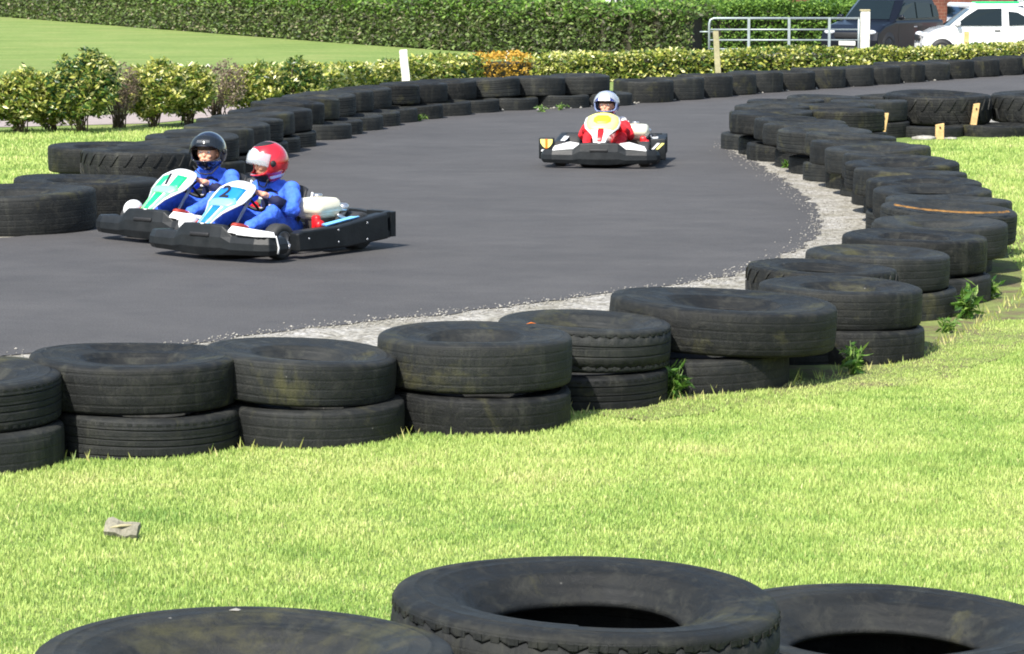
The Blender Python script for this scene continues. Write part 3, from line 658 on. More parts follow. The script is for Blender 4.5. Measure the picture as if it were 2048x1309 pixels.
# near row, bottom of the frame
NR=[(-1.62,6.0,.60,.88,'open','tyre just entering the bottom left corner',0,0),(-.555,5.95,.615,.87,'open','huge smooth tyre with a pale spot, cut by the bottom edge',0,0),(.158,6.44,.625,.87,'wavy','huge tyre with wavy tread edge and open black centre, nearest row',0,2.5),(.916,7.08,.41,.94,'open','big grey tyre with brown stained rim and oval black centre',0,.5),(1.80,7.35,.46,.92,'open','tyre cut by the right edge of the photo in the nearest row',0,2)]
for i,(x,y,zt,D,kd,lb,tx,ty) in enumerate(NR):
    o=tyre(kd,x,y,zt-.225,D,.225,label=lb,group='top layer of the nearest tyre row'); tilt_obj(o,tx,ty)
    z=zt-.225-.205; k=0
    while z>-.12 and k<2:
        tyre('road',x+random.uniform(-.03,.03),y+.02,z,.84,.2,label='black tyre in the nearest row, %s under the %s'%(['directly','two places'][k],['corner tyre','tyre with the pale spot','wavy edged tyre','brown rimmed tyre','right edge tyre'][i]),group='lower layers of the nearest tyre row'); z-=.205; k+=1
    if i==1:
        m=MB(); m.add([(-.012,0,0),(-.004,-.010,.002),(.010,-.008,.001),(.014,.004,0),(.002,.011,.002)],[(0,1,2,3,4)]); q=m.build('bird_dropping',M['stone'],None); q.location=(x-.05,y+.355,zt+.001); q.modifiers.new('s','SOLIDIFY').thickness=.001; tag(q,'pale round splat on the sidewall of the bottom left smooth tyre','splat')
# ------------------------------------------------------------------ karts
def text_mesh(ch, size, shear=.25):
    cu=bpy.data.curves.new('t','FONT'); cu.body=ch; cu.size=size; cu.align_x='CENTER'; cu.align_y='CENTER'; cu.shear=shear; cu.extrude=.0008; cu.offset=.0035
    ob=bpy.data.objects.new('t',cu); COL.objects.link(ob); dg=bpy.context.evaluated_depsgraph_get(); me=bpy.data.meshes.new_from_object(ob.evaluated_get(dg)); bpy.data.objects.remove(ob); bpy.data.curves.remove(cu); return me
def wheel(parent, x, y, r, w):
    m=MB(); pr=[(r*.55,-w/2+.006),(r*.62,-w/2),(r*.88,-w/2),(r*.97,-w*.4),(r,-w*.28),(r,w*.28),(r*.97,w*.4),(r*.88,w/2),(r*.62,w/2),(r*.55,w/2-.006)]
    m.lathe(pr,28,axis='Y',closed_prof=True); t=m.build('wheel',M['karttyre'],parent); t.location=(x,y,r)
    m=MB(); s=1 if y>0 else -1
    m.lathe([(.004,s*w*.30),(r*.2,s*w*.32),(r*.24,s*w*.2),(r*.5,s*w*.24),(r*.57,s*w*.46),(r*.58,s*w*.49),(r*.56,s*w*.49),(r*.53,-s*w*.4)],24,axis='Y')
    m.cyl((0,s*w*.2,0),(0,s*w*.5,0),r*.13,8); m.build('rim',M['steel'],t)
def make_kart(loc, theta, label, cols, num, sty):
    root=empty('go_kart',loc,atan2(-cos(theta),-sin(theta))); tag(root,label,'go kart','racing karts on the track')
    P_=M['plastic']
    # chassis
    m=MB(); 
    for s in (-1,1): m.tube([(.55,s*.16,.06),(.3,s*.22,.05),(-.1,s*.27,.05),(-.6,s*.26,.06)],.015,8)
    for x in (.45,.1,-.3,-.55): m.cyl((x,-.26,.05),(x,.26,.05),.014,8)
    m.cyl((-.45,-.42,.14),(-.45,.42,.14),.016,10); m.cyl((.36,-.36,.12),(.36,.36,.12),.012,8)
    m.build('chassis_frame',M['darksteel'],root)
    m=MB(); m.prism([(.58,-.17),(.58,.17),(.3,.23),(-.02,.27),(-.02,-.27),(.3,-.23)],.035,.043,'XY'); m.build('floor_tray',M['exhaust'],root)
    for s in (-1,1):
        wheel(root,.36,s*.395,.118,.105); wheel(root,-.45,s*.37,.128,.15)
    # front bumper: outline in plan bent around the nose, height varying along it
    ctl=[(-.53,.43,.055,.16),(-.545,.53,.055,.165),(-.525,.60,.05,.17),(-.44,.645,.05,.172),(-.25,.662,.045,.178),(-.175,.67,.04,.235),(-.09,.68,.035,.24),(0,.683,.035,.24)]
    ctl=ctl+[(-a,b,c,d) for a,b,c,d in ctl[-2::-1]]
    loops=[]
    for i,(y,x,z0,z1) in enumerate(ctl):
        t=Vector((ctl[min(i+1,len(ctl)-1)][1]-ctl[max(i-1,0)][1], ctl[min(i+1,len(ctl)-1)][0]-ctl[max(i-1,0)][0],0)).normalized(); nn=Vector((t.y,-t.x,0))
        c=Vector((x,y,0)); hgt=z1-z0
        pf=[(-.05,z0),(0.0,z0-.004),(.018,z0+hgt*.25),(.014,z0+hgt*.6),(-.006,z1-.008),(-.02,z1),(-.065,z1-.004),(-.075,z1-.03),(-.06,z0+hgt*.4)]
        loops.append([c+nn*a+Vector((0,0,b)) for a,b in pf])
    m=MB(); m.loft(loops,cap=True,smooth=False); fb=m.build('front_bumper',P_,root,bevel=.006)
    m=MB(); m.rbox((.688,0,.168),(.03,.17,.028),.008); m.build('bumper_slot',M['darkplastic'],fb)
    # white patches on the wings (stickers following the bumper top)
    for s in (-1,1):
        if sty['patch']=='top' and s<0: continue
        if sty['patch']=='top':
            m=MB(); pl=[(.60,.205,.222),(.664,.225,.195),(.657,.38,.182),(.630,.50,.176),(.56,.54,.174),(.50,.48,.186),(.54,.36,.200),(.57,.28,.212)]
            m.add([(x,s*y,z+.006) for x,y,z in pl]+[(x,s*y,z-.004) for x,y,z in pl],[tuple(range(8)),tuple(range(15,7,-1))]+[(i,(i+1)%8,8+(i+1)%8,8+i) for i in range(8)],False)
            m.build('white_sticker',M['white'],fb)
            # thin white border at the end of the wing
            m=MB(); m.tube([(.665,s*.30,.183),(.645,s*.46,.176),(.56,s*.553,.172),(.545,s*.562,.1),(.55,s*.558,.06)],.007,6); m.build('edge_stripe',M['white'],fb)
        else:
            m=MB(); 
            pl=[(s*.20,.192),(s*.25,.18),(s*.42,.172),(s*.455,.16),(s*.455,.095),(s*.42,.085),(s*.25,.115),(s*.22,.14)]
            pl=[(s*.19,.232),(s*.28,.245),(s*.42,.205),(s*.44,.17),(s*.43,.152),(s*.26,.15),(s*.2,.175)]
            m.prism([(y,z) for y,z in pl],.625,.64,'YZ'); m.build('white_sticker',M['white'],fb)
    # brake/steering fairing behind the wings (white fender blobs)
    if sty.get('fender'):
        m=MB(); m.ell((.49,-.285,.205),(.085,.055,.072),18,10); m.build('white_fairing',M['white'],root)
    # side pods
    for s in (-1,1):
        m=MB(); out=[(.30,.05),(.31,.17),(.26,.185),(-.12,.19),(-.42,.225),(-.62,.245),(-.63,.065),(-.2,.04)]
        lo=[]
        for (yy,k) in ((.40,.80),(.43,.97),(.505,1.0),(.525,.93)):
            cx,cz=-.16,.135; lo.append([Vector((cx+(x-cx)*(.985 if k<1 else 1),s*yy,cz+(z-cz)*k)) for x,z in out])
        m.loft(lo,cap=True,smooth=False); sp_=m.build('side_pod',P_,root,bevel=.008)
        m=MB()
        for (x,z) in ((.2,.13),(-.1,.165),(-.1,.085),(-.4,.19),(-.4,.08)): m.ell((x,s*.524,z),(.008,.005,.008),8,5)
        m.build('rivets',M['steel'],sp_)
        m=MB(); m.add([(-.05,s*.415,.203),(-.05,s*.46,.197),(-.40,s*.455,.232),(-.42,s*.40,.236),(-.2,s*.405,.215)],[(0,1,2,3,4)],False)
        m.add([(-.05,s*.415,.196),(-.05,s*.46,.190),(-.40,s*.455,.225),(-.42,s*.40,.229),(-.2,s*.405,.208)],[(0,1,2,3,4)],False)
        m.build('pod_stripe',cols[2],sp_)
    if sty.get('cup'):
        for s in (-1,1):
            m=MB(); m.rbox((.38,s*.525,.165),(.045,.145,.20),.012); pn=m.build('pod_nose',P_,root); x0=.4025
            if s<0:
                y0=-.525
                m=MB(); m.prism([(y0-.058,.25),(y0+.058,.25),(y0+.055,.215),(y0+.035,.185),(y0+.016,.17),(y0-.016,.17),(y0-.035,.185),(y0-.055,.215)],x0,x0+.004,'YZ'); m.build('cup_emblem',M['palewhiteyellow'],pn)
                m=MB(); m.prism([(y0-.012,.252),(y0+.012,.252),(y0+.012,.165),(y0-.012,.165)],x0+.004,x0+.007,'YZ'); m.build('cup_stem',M['orange'],pn)
                m=MB(); m.prism([(y0-.045,.155),(y0+.04,.155),(y0+.048,.137),(y0-.052,.137)],x0,x0+.004,'YZ'); m.build('cup_base',M['white'],pn)
            else:
                for k in range(2):
                    m=MB(); yy=.462+k*.042; m.prism([(yy,.165),(yy+.024,.165),(yy+.082,.222),(yy+.056,.225)],x0,x0+.004,'YZ'); m.build('slash_sticker',[M['white'],M['palewhiteyellow']][k],pn)
    # rear bumper with half-round holes
    m=MB(); zc=.155
    for s in (-1,1):
        y0,y1=.30,.515; hole=[(.455+.0,zc+.045),(.435,zc+.04),(.42,zc+.02),(.417,zc),(.42,zc-.02),(.435,zc-.04),(.455,zc-.045),(.46,zc-.02),(.46,zc+.02)]
        m.prism([(s*y0,.07),(s*.415,.07),(s*.415,.25),(s*y0,.25)],-.715,-.66,'YZ')
        m.prism([(s*.46,.07),(s*y1,.075),(s*y1,.245),(s*.46,.25)],-.715,-.66,'YZ')
        m.prism([(s*.414,.07),(s*.461,.07),(s*.461,.11),(s*.438,.108),(s*.42,.125),(s*.414,.14)],-.714,-.661,'YZ')
        m.prism([(s*.414,.25),(s*.461,.25),(s*.461,.20),(s*.438,.202),(s*.42,.185),(s*.414,.17)],-.714,-.661,'YZ')
    m.prism([(-.30,.075),(.30,.075),(.30,.24),(.2,.25),(-.2,.25),(-.30,.24)],-.713,-.662,'YZ')
    for s in (-1,1): # side returns with an opening seen from the flank
        m.prism([(-.60,.075),(-.655,.07),(-.655,.115),(-.635,.12),(-.62,.14),(-.615,.16),(-.62,.19),(-.635,.205),(-.655,.21),(-.655,.25),(-.60,.245)],s*.47,s*.513,'XZ')
    m.build('rear_bumper',P_,root,bevel=.004)
    # seat
    m=MB(); prof=[(.16,.075),(.02,.06),(-.12,.075),(-.20,.15),(-.245,.28),(-.27,.39),(-.28,.43)]
    lo=[]
    for i,(x,z) in enumerate(prof):
        t=i/6; hw=.135+.02*sin(t*pi); up=.075 if i<4 else .02; fw=0 if i<3 else .085*(1-(t-.5)*1.2)
        lp=[]
        for k in range(9):
            u=-1+k/4; e=abs(u)**3
            lp.append(Vector((x+fw*e, hw*u, z+(up*e if i<5 else 0)-(.02*u*u if i==6 else 0))))
        lo.append(lp)
    m.loft(lo,cap=False,closed=False); se=m.build('seat',M['darkplastic'],root); so=se.modifiers.new('s','SOLIDIFY'); so.thickness=.016
    m=MB(); m.tube([(-.19,.185,.27),(-.215,.183,.33),(-.235,.18,.39)],.008,6); m.build('seat_stripe',M['white'],se)
    # steering
    cw=Vector((.19,0,.375)); ax=Vector((-.72,0,.69)).normalized()
    u=Vector((0,1,0)); v=ax.cross(u).normalized()
    m=MB(); m.tube([cw+(u*cos(a)+v*sin(a))*.125 for a in [2*pi*k/28 for k in range(28)]],.012,8,closed=True)
    for a in (pi/2,pi*7/6,pi*11/6): m.cyl(cw-ax*.01,cw+(u*cos(a)+v*sin(a))*.12,.009,6)
    sw=m.build('steering_wheel',M['darkplastic'],root)
    m=MB(); m.cyl(cw,(.42,0,.1),.011,8); m.build('steering_column',M['steel'],root)
    for s in (-1,1):
        m=MB(); m.tube([(.5,s*.13,.06),(.52,s*.13,.15),(.52,s*.07,.17)],.008,6); m.build('pedal',M['steel'],root)
    # number fairing: shield shape in (u=v down the slope)
    a0=Vector((.295,0,.505)); a1=Vector((.672,0,.235)); dn=(a1-a0); Ln=dn.length; dn.normalize(); nr=Vector((-dn.z,0,dn.x)); nr=nr if nr.z>0 else -nr
    ws=[(.0,.10),(.015,.135),(.05,.162),(.12,.172),(.20,.158),(.27,.115),(.33,.08),(.39,.065),(Ln,.055)]
    lo=[]
    for (t,hw) in ws:
        lp=[]
        for k in range(9):
            uu=-1+k/4; lp.append(a0+dn*t+Vector((0,hw*uu,0))+nr*(-.035*uu*uu*(hw/.16)-.012*(1-min(1,t/.05))))
        lo.append(lp)
    m=MB(); m.loft(lo,cap=False,closed=False); nf=m.build('number_fairing',cols[0],root); so=nf.modifiers.new('s','SOLIDIFY'); so.thickness=.008; so.offset=-1
    def decal(pts, material, nm, lift=.003):   # pts in (v along slope, u across metres)
        def hwid(t):
            for i in range(len(ws)-1):
                if ws[i][0]<=t<=ws[i+1][0]: f=(t-ws[i][0])/(ws[i+1][0]-ws[i][0]); return ws[i][1]*(1-f)+ws[i+1][1]*f
            return ws[-1][1]
        def pos(t,yy,l):
            hw=hwid(t); uu=yy/hw; return a0+dn*t+Vector((0,yy,0))+nr*(-.035*uu*uu*(hw/.16)-.012*(1-min(1,t/.05))+l)
        # strip between left and right outlines
        m=MB(); lo=[]
        for (t,l,r) in pts:
            lo.append([pos(t,l+(r-l)*k/6,lift) for k in range(7)])
        m.loft(lo,cap=False,closed=False); o=m.build(nm,material,nf); so=o.modifiers.new('s','SOLIDIFY'); so.thickness=.0015; so.offset=1
        return pos
    def box(t0,t1,l,r,n=5): return [(t0+(t1-t0)*k/n,l,r) for k in range(n+1)]
    if sty['front']=='number':
        pos=decal(box(.085,.205,-.115,.115),cols[1],'number_plate')
        if sty.get('split'):
            decal(box(.083,.207,-.034,.034),cols[0],'number_centre',.0055)
        decal([(.20,-.11,.11),(.225,-.125,.125),(.25,-.105,.105),(.275,-.085,.085)],cols[3],'pale_band',.0035)
        decal([(.28,-.035,.035),(.33,-.03,.03),(.40,-.025,.025),(Ln-.01,-.02,.02)],cols[1],'nose_stripe')
        for s in (-1,1): decal([(.27,s*.06,s*.09),(.33,s*.045,s*.066),(.39,s*.038,s*.056),(Ln-.01,s*.034,s*.05)],cols[3],'side_stripe',.0045)
        me=text_mesh(num,.165,-.30); me.materials.append(M['ink']); o=link('number',me,nf)
        c=pos(.145,0,.0085); X=-Vector((0,1,0))*1; X=Vector((0,1,0)); Y=-dn; Z=X.cross(Y)
        if Z.dot(nr)<0: X=-X; Z=X.cross(Y)
        mt=Matrix((X,Y,Z)).transposed().to_4x4(); mt.translation=c; o.matrix_local=mt
    else:
        decal([(.0,-.08,.08),(.02,-.115,.115),(.05,-.142,.142),(.12,-.155,.155),(.20,-.14,.14),(.25,-.11,.11)],M['palewhiteyellow'],'yellow_shield')
        decal([(.06,-.05,.05),(.09,-.08,.08),(.14,-.08,.08),(.175,-.045,.045)],M['yellow'],'yellow_centre',.006)
        decal([(.25,-.025,.025),(.30,-.03,.03),(.36,-.025,.025),(Ln-.02,-.02,.02)],M['red'],'red_stripe',.005)
    # engine
    ex,ey=-.20,.255
    m=MB(); m.rbox((ex,ey+.02,.19),(.17,.15,.16),.02); m.rbox((ex-.06,ey+.03,.13),(.2,.2,.07),.015)
    for k in range(5): m.box((ex-.11,ey,.16+k*.022),(.10,.16,.008))
    en=m.build('engine',M['darksteel'],root)
    m=MB(); zt=.262
    lo=[]
    for (dx,dy,z) in ((.08,.08,zt-.045),(.11,.108,zt-.02),(.118,.115,zt),(.118,.115,zt+.004),(.132,.130,zt+.010),(.128,.124,zt+.05),(.12,.116,zt+.08),(.10,.10,zt+.097),(.05,.06,zt+.102)):
        lp=[]
        for k in range(24):
            a=2*pi*k/24; ca,sa=cos(a),sin(a); q=.35; lp.append(Vector((ex+dx*math.copysign(abs(ca)**q,ca),ey+dy*math.copysign(abs(sa)**q,sa),z)))
        lo.append(lp)
    m.loft(lo); tk=m.build('fuel_tank',M['cream'],en)
    m=MB(); m.lathe([(.0,.025),(.03,.025),(.034,.018),(.034,0),(0,0)],16,c=(ex,ey,zt+.1)); m.build('filler_cap',M['steel'],tk)
    m=MB(); m.rbox((ex+.115,ey+.085,.20),(.05,.06,.11),.018); m.lathe([(0,-.02),(.032,-.02),(.036,0),(.03,.02),(0,.022)],16,c=(ex+.115,ey+.118,.19),axis='Y'); m.build('starter_cowl',M['red'],en)
    m=MB(); m.tube([(ex-.08,ey+.08,.2),(ex-.15,ey+.09,.25),(ex-.20,ey+.07,.29),(ex-.25,ey+.02,.27),(ex-.26,ey,.2)],[.02,.024,.026,.026,.022],10); m.rbox((ex-.17,ey-.02,.19),(.09,.2,.08),.03); m.build('exhaust',M['exhaust'],en)
    m=MB(); m.lathe([(0,0),(.035,0),(.045,.012),(.045,.04),(.03,.052),(0,.055)],16,c=(ex-.15,ey+.09,.265)); m.build('air_filter',M['steel'],en)
    m=MB(); m.tube([(ex-.2,ey+.13,.12),(ex-.12,ey+.14,.22),(ex-.04,ey+.14,.25)],.012,6); m.build('throttle_bracket',M['steel'],en)
    return root
k2=make_kart((-1.635,19.84,.014),R(37),'blue and white kart with number 2 and white bumper wing tip, nearest the camera',[M['white'],M['blue'],M['lightblue'],M['lightblue']],'2',{'patch':'top','front':'number','fender':True})
k1=make_kart((-2.14,20.9,.014),R(37),'green and white kart with number 1, half hidden behind the blue number 2 kart',[M['white'],M['green'],M['lightgreen'],M['lightgreen']],'1',{'patch':'top','front':'number','fender':True,'split':True})
c3=P(1206,338); k3=make_kart((c3.x+.05,c3.y+.50,.014),R(8),'yellow nosed kart with white bumper patches coming head-on around the bend',[M['white'],M['yellow'],M['white'],M['orange']],'',{'patch':'front','front':'shield','cup':True})
# ------------------------------------------------------------------ drivers
def capsule_mesh(segs, vox, name, mats, parent, smooth=6):
    """limb capsules fused into one continuous skin by a voxel remesh"""
    m=MB()
    for s in segs:
        if s[0]=='e': m.ell(s[1],s[2],18,12,s[3] if len(s)>3 else None)
        else:
            a,b,r1,r2=Vector(s[1]),Vector(s[2]),s[3],s[4]; n=7; d=(b-a); L=max(d.length,1e-4); d.normalize()
            pts=[];rs=[]
            for k in range(4): t=pi/2*k/3; pts.append(a-d*r1*cos(t)); rs.append(max(.0006,r1*sin(t)))
            for k in range(4): t=pi/2*k/3; pts.append(b+d*r2*sin(t)); rs.append(max(.0006,r2*cos(t)))
            m.tube(pts,rs,12)
    o=m.build(name,mats,parent); md=o.modifiers.new('fuse','REMESH'); md.mode='VOXEL'; md.voxel_size=vox; md.use_smooth_shade=True
    sm=o.modifiers.new('soft','SMOOTH'); sm.iterations=smooth; sm.factor=.5
    return o
FOLD=bpy.data.textures.new('cloth folds','CLOUDS'); FOLD.noise_scale=.055; FOLD.noise_depth=2
def fold(o,st=.022):
    d=o.modifiers.new('folds','DISPLACE'); d.texture=FOLD; d.strength=st; d.mid_level=.5; d.texture_coords='LOCAL'; q=o.modifiers.new('soft2','SMOOTH'); q.iterations=1
    return o
def hand(segs, wrist, centre, axis_u, axis_t, side, rimr=.012):
    """hand closed on the wheel rim: palm, four bent fingers of unequal length, opposed thumb"""
    w=Vector(wrist); c=Vector(centre); fwd=(c-w).normalized(); t=Vector(axis_t).normalized(); up=t.cross(fwd).normalized()
    if up.z<0: up=-up
    palm=c-fwd*.018+up*.014
    segs.append(('c',w,palm,.016,.020)); 
    for i,l in enumerate((.9,1.0,.95,.78)):
        o=t*((i-1.5)*.0145)
        k0=palm+o*1.05+fwd*.006; k1=c+o+fwd*.020*l+up*.017; k2=c+o+fwd*.028*l-up*.004; k3=c+o+fwd*.010*l-up*.020
        segs+= [('c',palm+o*.7,k0,.010,.0085),('c',k0,k1,.0085,.0078),('c',k1,k2,.0078,.0072),('c',k2,k3,.0072,.0062)]
    th0=palm-t*side*.022-fwd*.008; th1=c-t*side*.030+up*.006; th2=c-t*side*.022+fwd*.006-up*.014
    segs+= [('c',th0,th1,.0105,.0095),('c',th1,th2,.0095,.0075)]
def helmet(parent, c, rot, mats, visor, style, lift):
    """full-face shell with a real eye port; mats = [shell, graphic1, graphic2]"""
    m=MB(); nu,nv=120,72; V={}; 
    rx,ry,rz=.142,.128,.140
    def pt(i,j,s=1.0):
        th=pi*j/nv*.93; ph=2*pi*i/nu; x=rx*sin(th)*cos(ph); y=ry*sin(th)*sin(ph); z=rz*cos(th)
        if z<-.02 and x>0: x*=1+.10*min(1,(-z-.02)/.06)    # chin bar pushes forward
        if z<-.07: x*=.94; y*=.93
        return Vector((x*s,y*s,z*s))
    vs=[];fs=[];idx={}
    for j in range(nv+1):
        for i in range(nu): idx[i,j]=len(vs); vs.append(pt(i,j))
    mi=[]
    for j in range(nv):
        for i in range(nu):
            ii=(i+.5)/nu*2*pi; jj=(j+.5)/nv*pi*.93; a=ii if ii<pi else ii-2*pi; z=cos(jj)
            port = abs(a)<1.12 and -.44<z<.30 and (abs(a)/1.12)**4+((z+.07)/.37)**4<1
            if port: continue
            fs.append((idx[i,j],idx[(i+1)%nu,j],idx[(i+1)%nu,j+1],idx[i,j+1]))
            k=0; aa=abs(a)
            if style=='red':
                if z>.86 and aa<2.4: k=1
                elif aa>1.2 and -.75<z<-.62: k=2
                elif .30<z<.80 and (aa/.85)**2+((z-.5)/.31)**2<1: k=2
                elif z<-.5 and aa<1.1: k=1
            elif style=='silver':
                if z>.70 and not (aa<.5 and z<.8): k=1
                elif .30<z<.80 and aa<.5: k=3
                elif .30<z<.86 and .55<aa<1.3 : k=1
                elif z<-.5: k=2 if aa<1.0 else 0
                elif aa>1.6 and (z>.35 and z<.6): k=1
            elif style=='black':
                if .5<z<.62 and aa<.45: k=2
                elif aa>1.3 and .05<z<.12 : k=2
            mi.append(k)
    m.add(vs,fs,True); m.mi=mi
    # trim ring round the port
    o=m.build('helmet',mats,parent); so=o.modifiers.new('s','SOLIDIFY'); so.thickness=.014; so.offset=-1
    o.matrix_local=Matrix.Translation(c)@rot.to_4x4()
    # visor: curved strip lifted by angle
    vm=MB(); lo=[]
    for j in range(9):
        z=.33-.62*j/8; th=math.acos(max(-1,min(1,z))); lp=[]
        for i in range(21):
            ph=-1.25+2.5*i/20; lp.append(Vector((rx*1.055*sin(th)*cos(ph),ry*1.05*sin(th)*sin(ph),rz*z*1.0)))
        lo.append(lp)
    vm.loft(lo,cap=False,closed=False); v=vm.build('visor',visor,o); v.rotation_euler=(0,-lift,0); so=v.modifiers.new('s','SOLIDIFY'); so.thickness=.003
    for s in (-1,1):
        pm=MB(); pm.lathe([(0,.008),(.018,.008),(.022,0),(0,0)],14,axis='Y',c=(0,0,0)); q=pm.build('visor_pivot',M['darkplastic'],o); q.location=(.02,s*ry*.995-(.0 if s>0 else .006),.0)
    sm=MB(); sm.tube([(.06,.095,-.10),(.07,.05,-.15),(.07,0,-.158),(.07,-.05,-.15),(.06,-.095,-.10)],.005,6); sm.build('chin_strap',M['darkplastic'],o)
    return o
def make_driver(kart, label, suit, helm, visor, hstyle, shoe, yaw, pitch, lift, roll=0):
    mw=Matrix.LocRotScale(kart.location,kart.rotation_euler,None)
    root=empty('person',kart.location,kart.rotation_euler.z); tag(root,label,'person','children driving the karts')
    hc=Vector((.02,0,.592)); rot=(Matrix.Rotation(yaw,3,'Z')@Matrix.Rotation(pitch,3,'Y')@Matrix.Rotation(roll,3,'X'))
    H_=lambda x,y,z: hc+rot@Vector((x,y,z))
    sh=[Vector((-.065,s*.135,.415)) for s in (1,-1)]; el=[Vector((.04,s*.235,.30)) for s in (1,-1)]
    ax=Vector((-.72,0,.69)).normalized(); u=Vector((0,1,0)); v=ax.cross(u).normalized(); cw=Vector((.19,0,.375))
    if v.z<0: v=-v
    hp=[];tg=[]
    for s in (1,-1):
        a=.35; hp.append(cw+u*s*.125*cos(a)+v*.125*sin(a)); tg.append((-u*s*sin(a)+v*cos(a)))
    wr=[h+Vector((-.055,s*.022,-.012)) for h,s in zip(hp,(1,-1))]
    hip=[Vector((-.13,s*.075,.14)) for s in (1,-1)]; kn=[Vector((.16,s*.165,.265)) for s in (1,-1)]; an=[Vector((.43,s*.16,.185)) for s in (1,-1)]
    # body: one continuous skin: head, neck, trunk, limbs and both hands
    sg=[('e',H_(0,0,.015),(.085,.072,.098),rot),('e',H_(.03,0,-.045),(.055,.050,.045),rot),('e',H_(.080,0,-.012),(.014,.011,.018),rot),('e',H_(.058,.030,-.02),(.022,.020,.018),rot),('e',H_(.058,-.030,-.02),(.022,.020,.018),rot),('e',H_(.07,0,-.070),(.018,.02,.014),rot),
        ('e',H_(0,.073,-.01),(.014,.008,.022),rot),('e',H_(0,-.073,-.01),(.014,.008,.022),rot),
        ('c',H_(-.01,0,-.06),(-.06,0,.43),.040,.045),('c',(-.09,0,.37),(-.13,0,.16),.085,.085)]
    for i,s in enumerate((1,-1)):
        sg+= [('c',(-.09,0,.40),sh[i],.05,.038),('c',sh[i],el[i],.034,.027),('c',el[i],wr[i],.026,.016),('c',hip[i],kn[i],.058,.04),('c',kn[i],an[i],.037,.024),('c',an[i],an[i]+Vector((.09,0,.02)),.022,.016)]
        hand(sg,wr[i],hp[i],None,tg[i],s)
    body=capsule_mesh(sg,.0042,'body',M['skin'],root,4)
    for s in (1,-1):
        m=MB(); m.ell(H_(.074,s*.030,.008),(.009,.012,.0085),12,8,rot); e=m.build('eye',M['eye'],body)
        m=MB(); m.ell(H_(.082,s*.030,.008),(.003,.0055,.0055),10,6,rot); m.build('iris',M['iris'],e)
        m=MB(); m.tube([H_(.079,s*.016,.026),H_(.082,s*.030,.030),H_(.073,s*.044,.026)],.003,5); m.build('eyebrow',M['hair'],body)
    m=MB(); m.tube([H_(.078,.017,-.045),H_(.086,.008,-.043),H_(.088,0,-.045),H_(.086,-.008,-.043),H_(.078,-.017,-.045)],[.002,.004,.004,.004,.002],6); m.build('mouth',M['lip'],body)
    m=MB(); m.ell(H_(.012,0,.052),(.082,.076,.068),18,10,rot); m.build('hair',M['hair'],body)
    # suit: jacket, sleeves, trousers, over the body
    j=[('c',(-.09,0,.375),(-.12,0,.17),.108,.112),('c',(-.08,.05,.39),(-.10,.04,.2),.08,.09),('c',(-.08,-.05,.39),(-.10,-.04,.2),.08,.09),('c',(-.07,0,.42),(-.04,0,.455),.066,.056)]
    for i,s in enumerate((1,-1)):
        mid=sh[i].lerp(el[i],.5)+Vector((-.01,s*.012,.006))
        j+= [('c',(-.09,s*.06,.395),sh[i],.065,.057),('c',sh[i],mid,.056,.054),('c',mid,el[i],.052,.045),('c',el[i]+Vector((.012,0,-.008)),wr[i]-(hp[i]-wr[i])*.15,.045,.028),('e',el[i]+Vector((-.012,s*.004,-.015)),(.045,.042,.045))]
    sj=fold(capsule_mesh(j,.006,'suit_jacket',[suit[0]],root,5))
    t=[]
    for i,s in enumerate((1,-1)):
        t+= [('e',(-.13,s*.06,.15),(.1,.09,.075)),('c',hip[i],kn[i],.082,.060),('e',kn[i]+Vector((.0,0,.008)),(.064,.06,.062)),('c',kn[i],an[i]-(an[i]-kn[i])*.24,.057,.040),('e',kn[i].lerp(an[i],.78),(.046,.046,.04))]
    fold(capsule_mesh(t,.006,'suit_trousers',[suit[2]],root,5))
    # chest panel and sleeve flashes
    m=MB(); lo=[]
    for (x,z,hw) in ((.012,.425,.05),(.035,.39,.085),(.040,.33,.09),(.035,.27,.09),(.022,.2,.085)):
        lo.append([Vector((x-.055*abs(k/4)**2.2,hw*k/4,z)) for k in range(-4,5)])
    m.loft(lo,cap=False,closed=False); c=m.build('chest_panel',suit[1],sj); so=c.modifiers.new('s','SOLIDIFY'); so.thickness=.01
    for (yy,zz,ww) in ((.045,.375,.022),(-.045,.36,.02),(.03,.31,.03),(-.05,.29,.016)):
        m=MB(); m.box((.046-.05*abs(yy/.09)**2.2,yy,zz),(.006,ww*1.6,ww*.7),Matrix.Rotation(-yy*3,3,'Z')); m.build('chest_badge',M['suitwhite'],sj)
    for i,s in enumerate((1,-1)):
        a=sh[i]+Vector((.0,s*.006,.012)); m=MB(); 
        m.ell(a,(.058,.058,.05),14,10); m.build('shoulder_patch',suit[3],sj)
        m=MB(); f0=el[i].lerp(wr[i],.35)+Vector((.012,0,-.008)); f1=el[i].lerp(wr[i],.93); m.tube([f0,f1],[.047,.031],14); m.build('sleeve_cuff',suit[4],sj)
    for i,s in enumerate((1,-1)):
        fd=Vector((.11,0,.045)); a=an[i]+Vector((-.02,0,-.012)); m=MB()
        lo=[]
        for (q,w_,h_) in ((-.01,.02,.02),(.0,.032,.034),(.03,.036,.036),(.07,.038,.03),(.105,.038,.024),(.13,.030,.018),(.14,.012,.01)):
            cc=a+fd.normalized()*q; lo.append([cc+Vector((-.3*h_*sin(b),w_*cos(b),h_*sin(b))) for b in [2*pi*k/14 for k in range(14)]])
        m.loft(lo); m.build('shoe',shoe,root)
    helmet(root,hc+rot@Vector((-.008,0,.01)),rot,helm,visor,hstyle,lift)
    return root
make_driver(k2,'child in blue race suit and red helmet with raised visor, steering the number 2 kart',(M['suitblue'],M['suitnavy'],M['suitblue'],M['suitblue'],M['suitnavy']),[M['hred'],M['darkplastic'],M['hwhite']],M['visor'],'red',M['shoered'],R(-24),R(10),R(26),R(0))
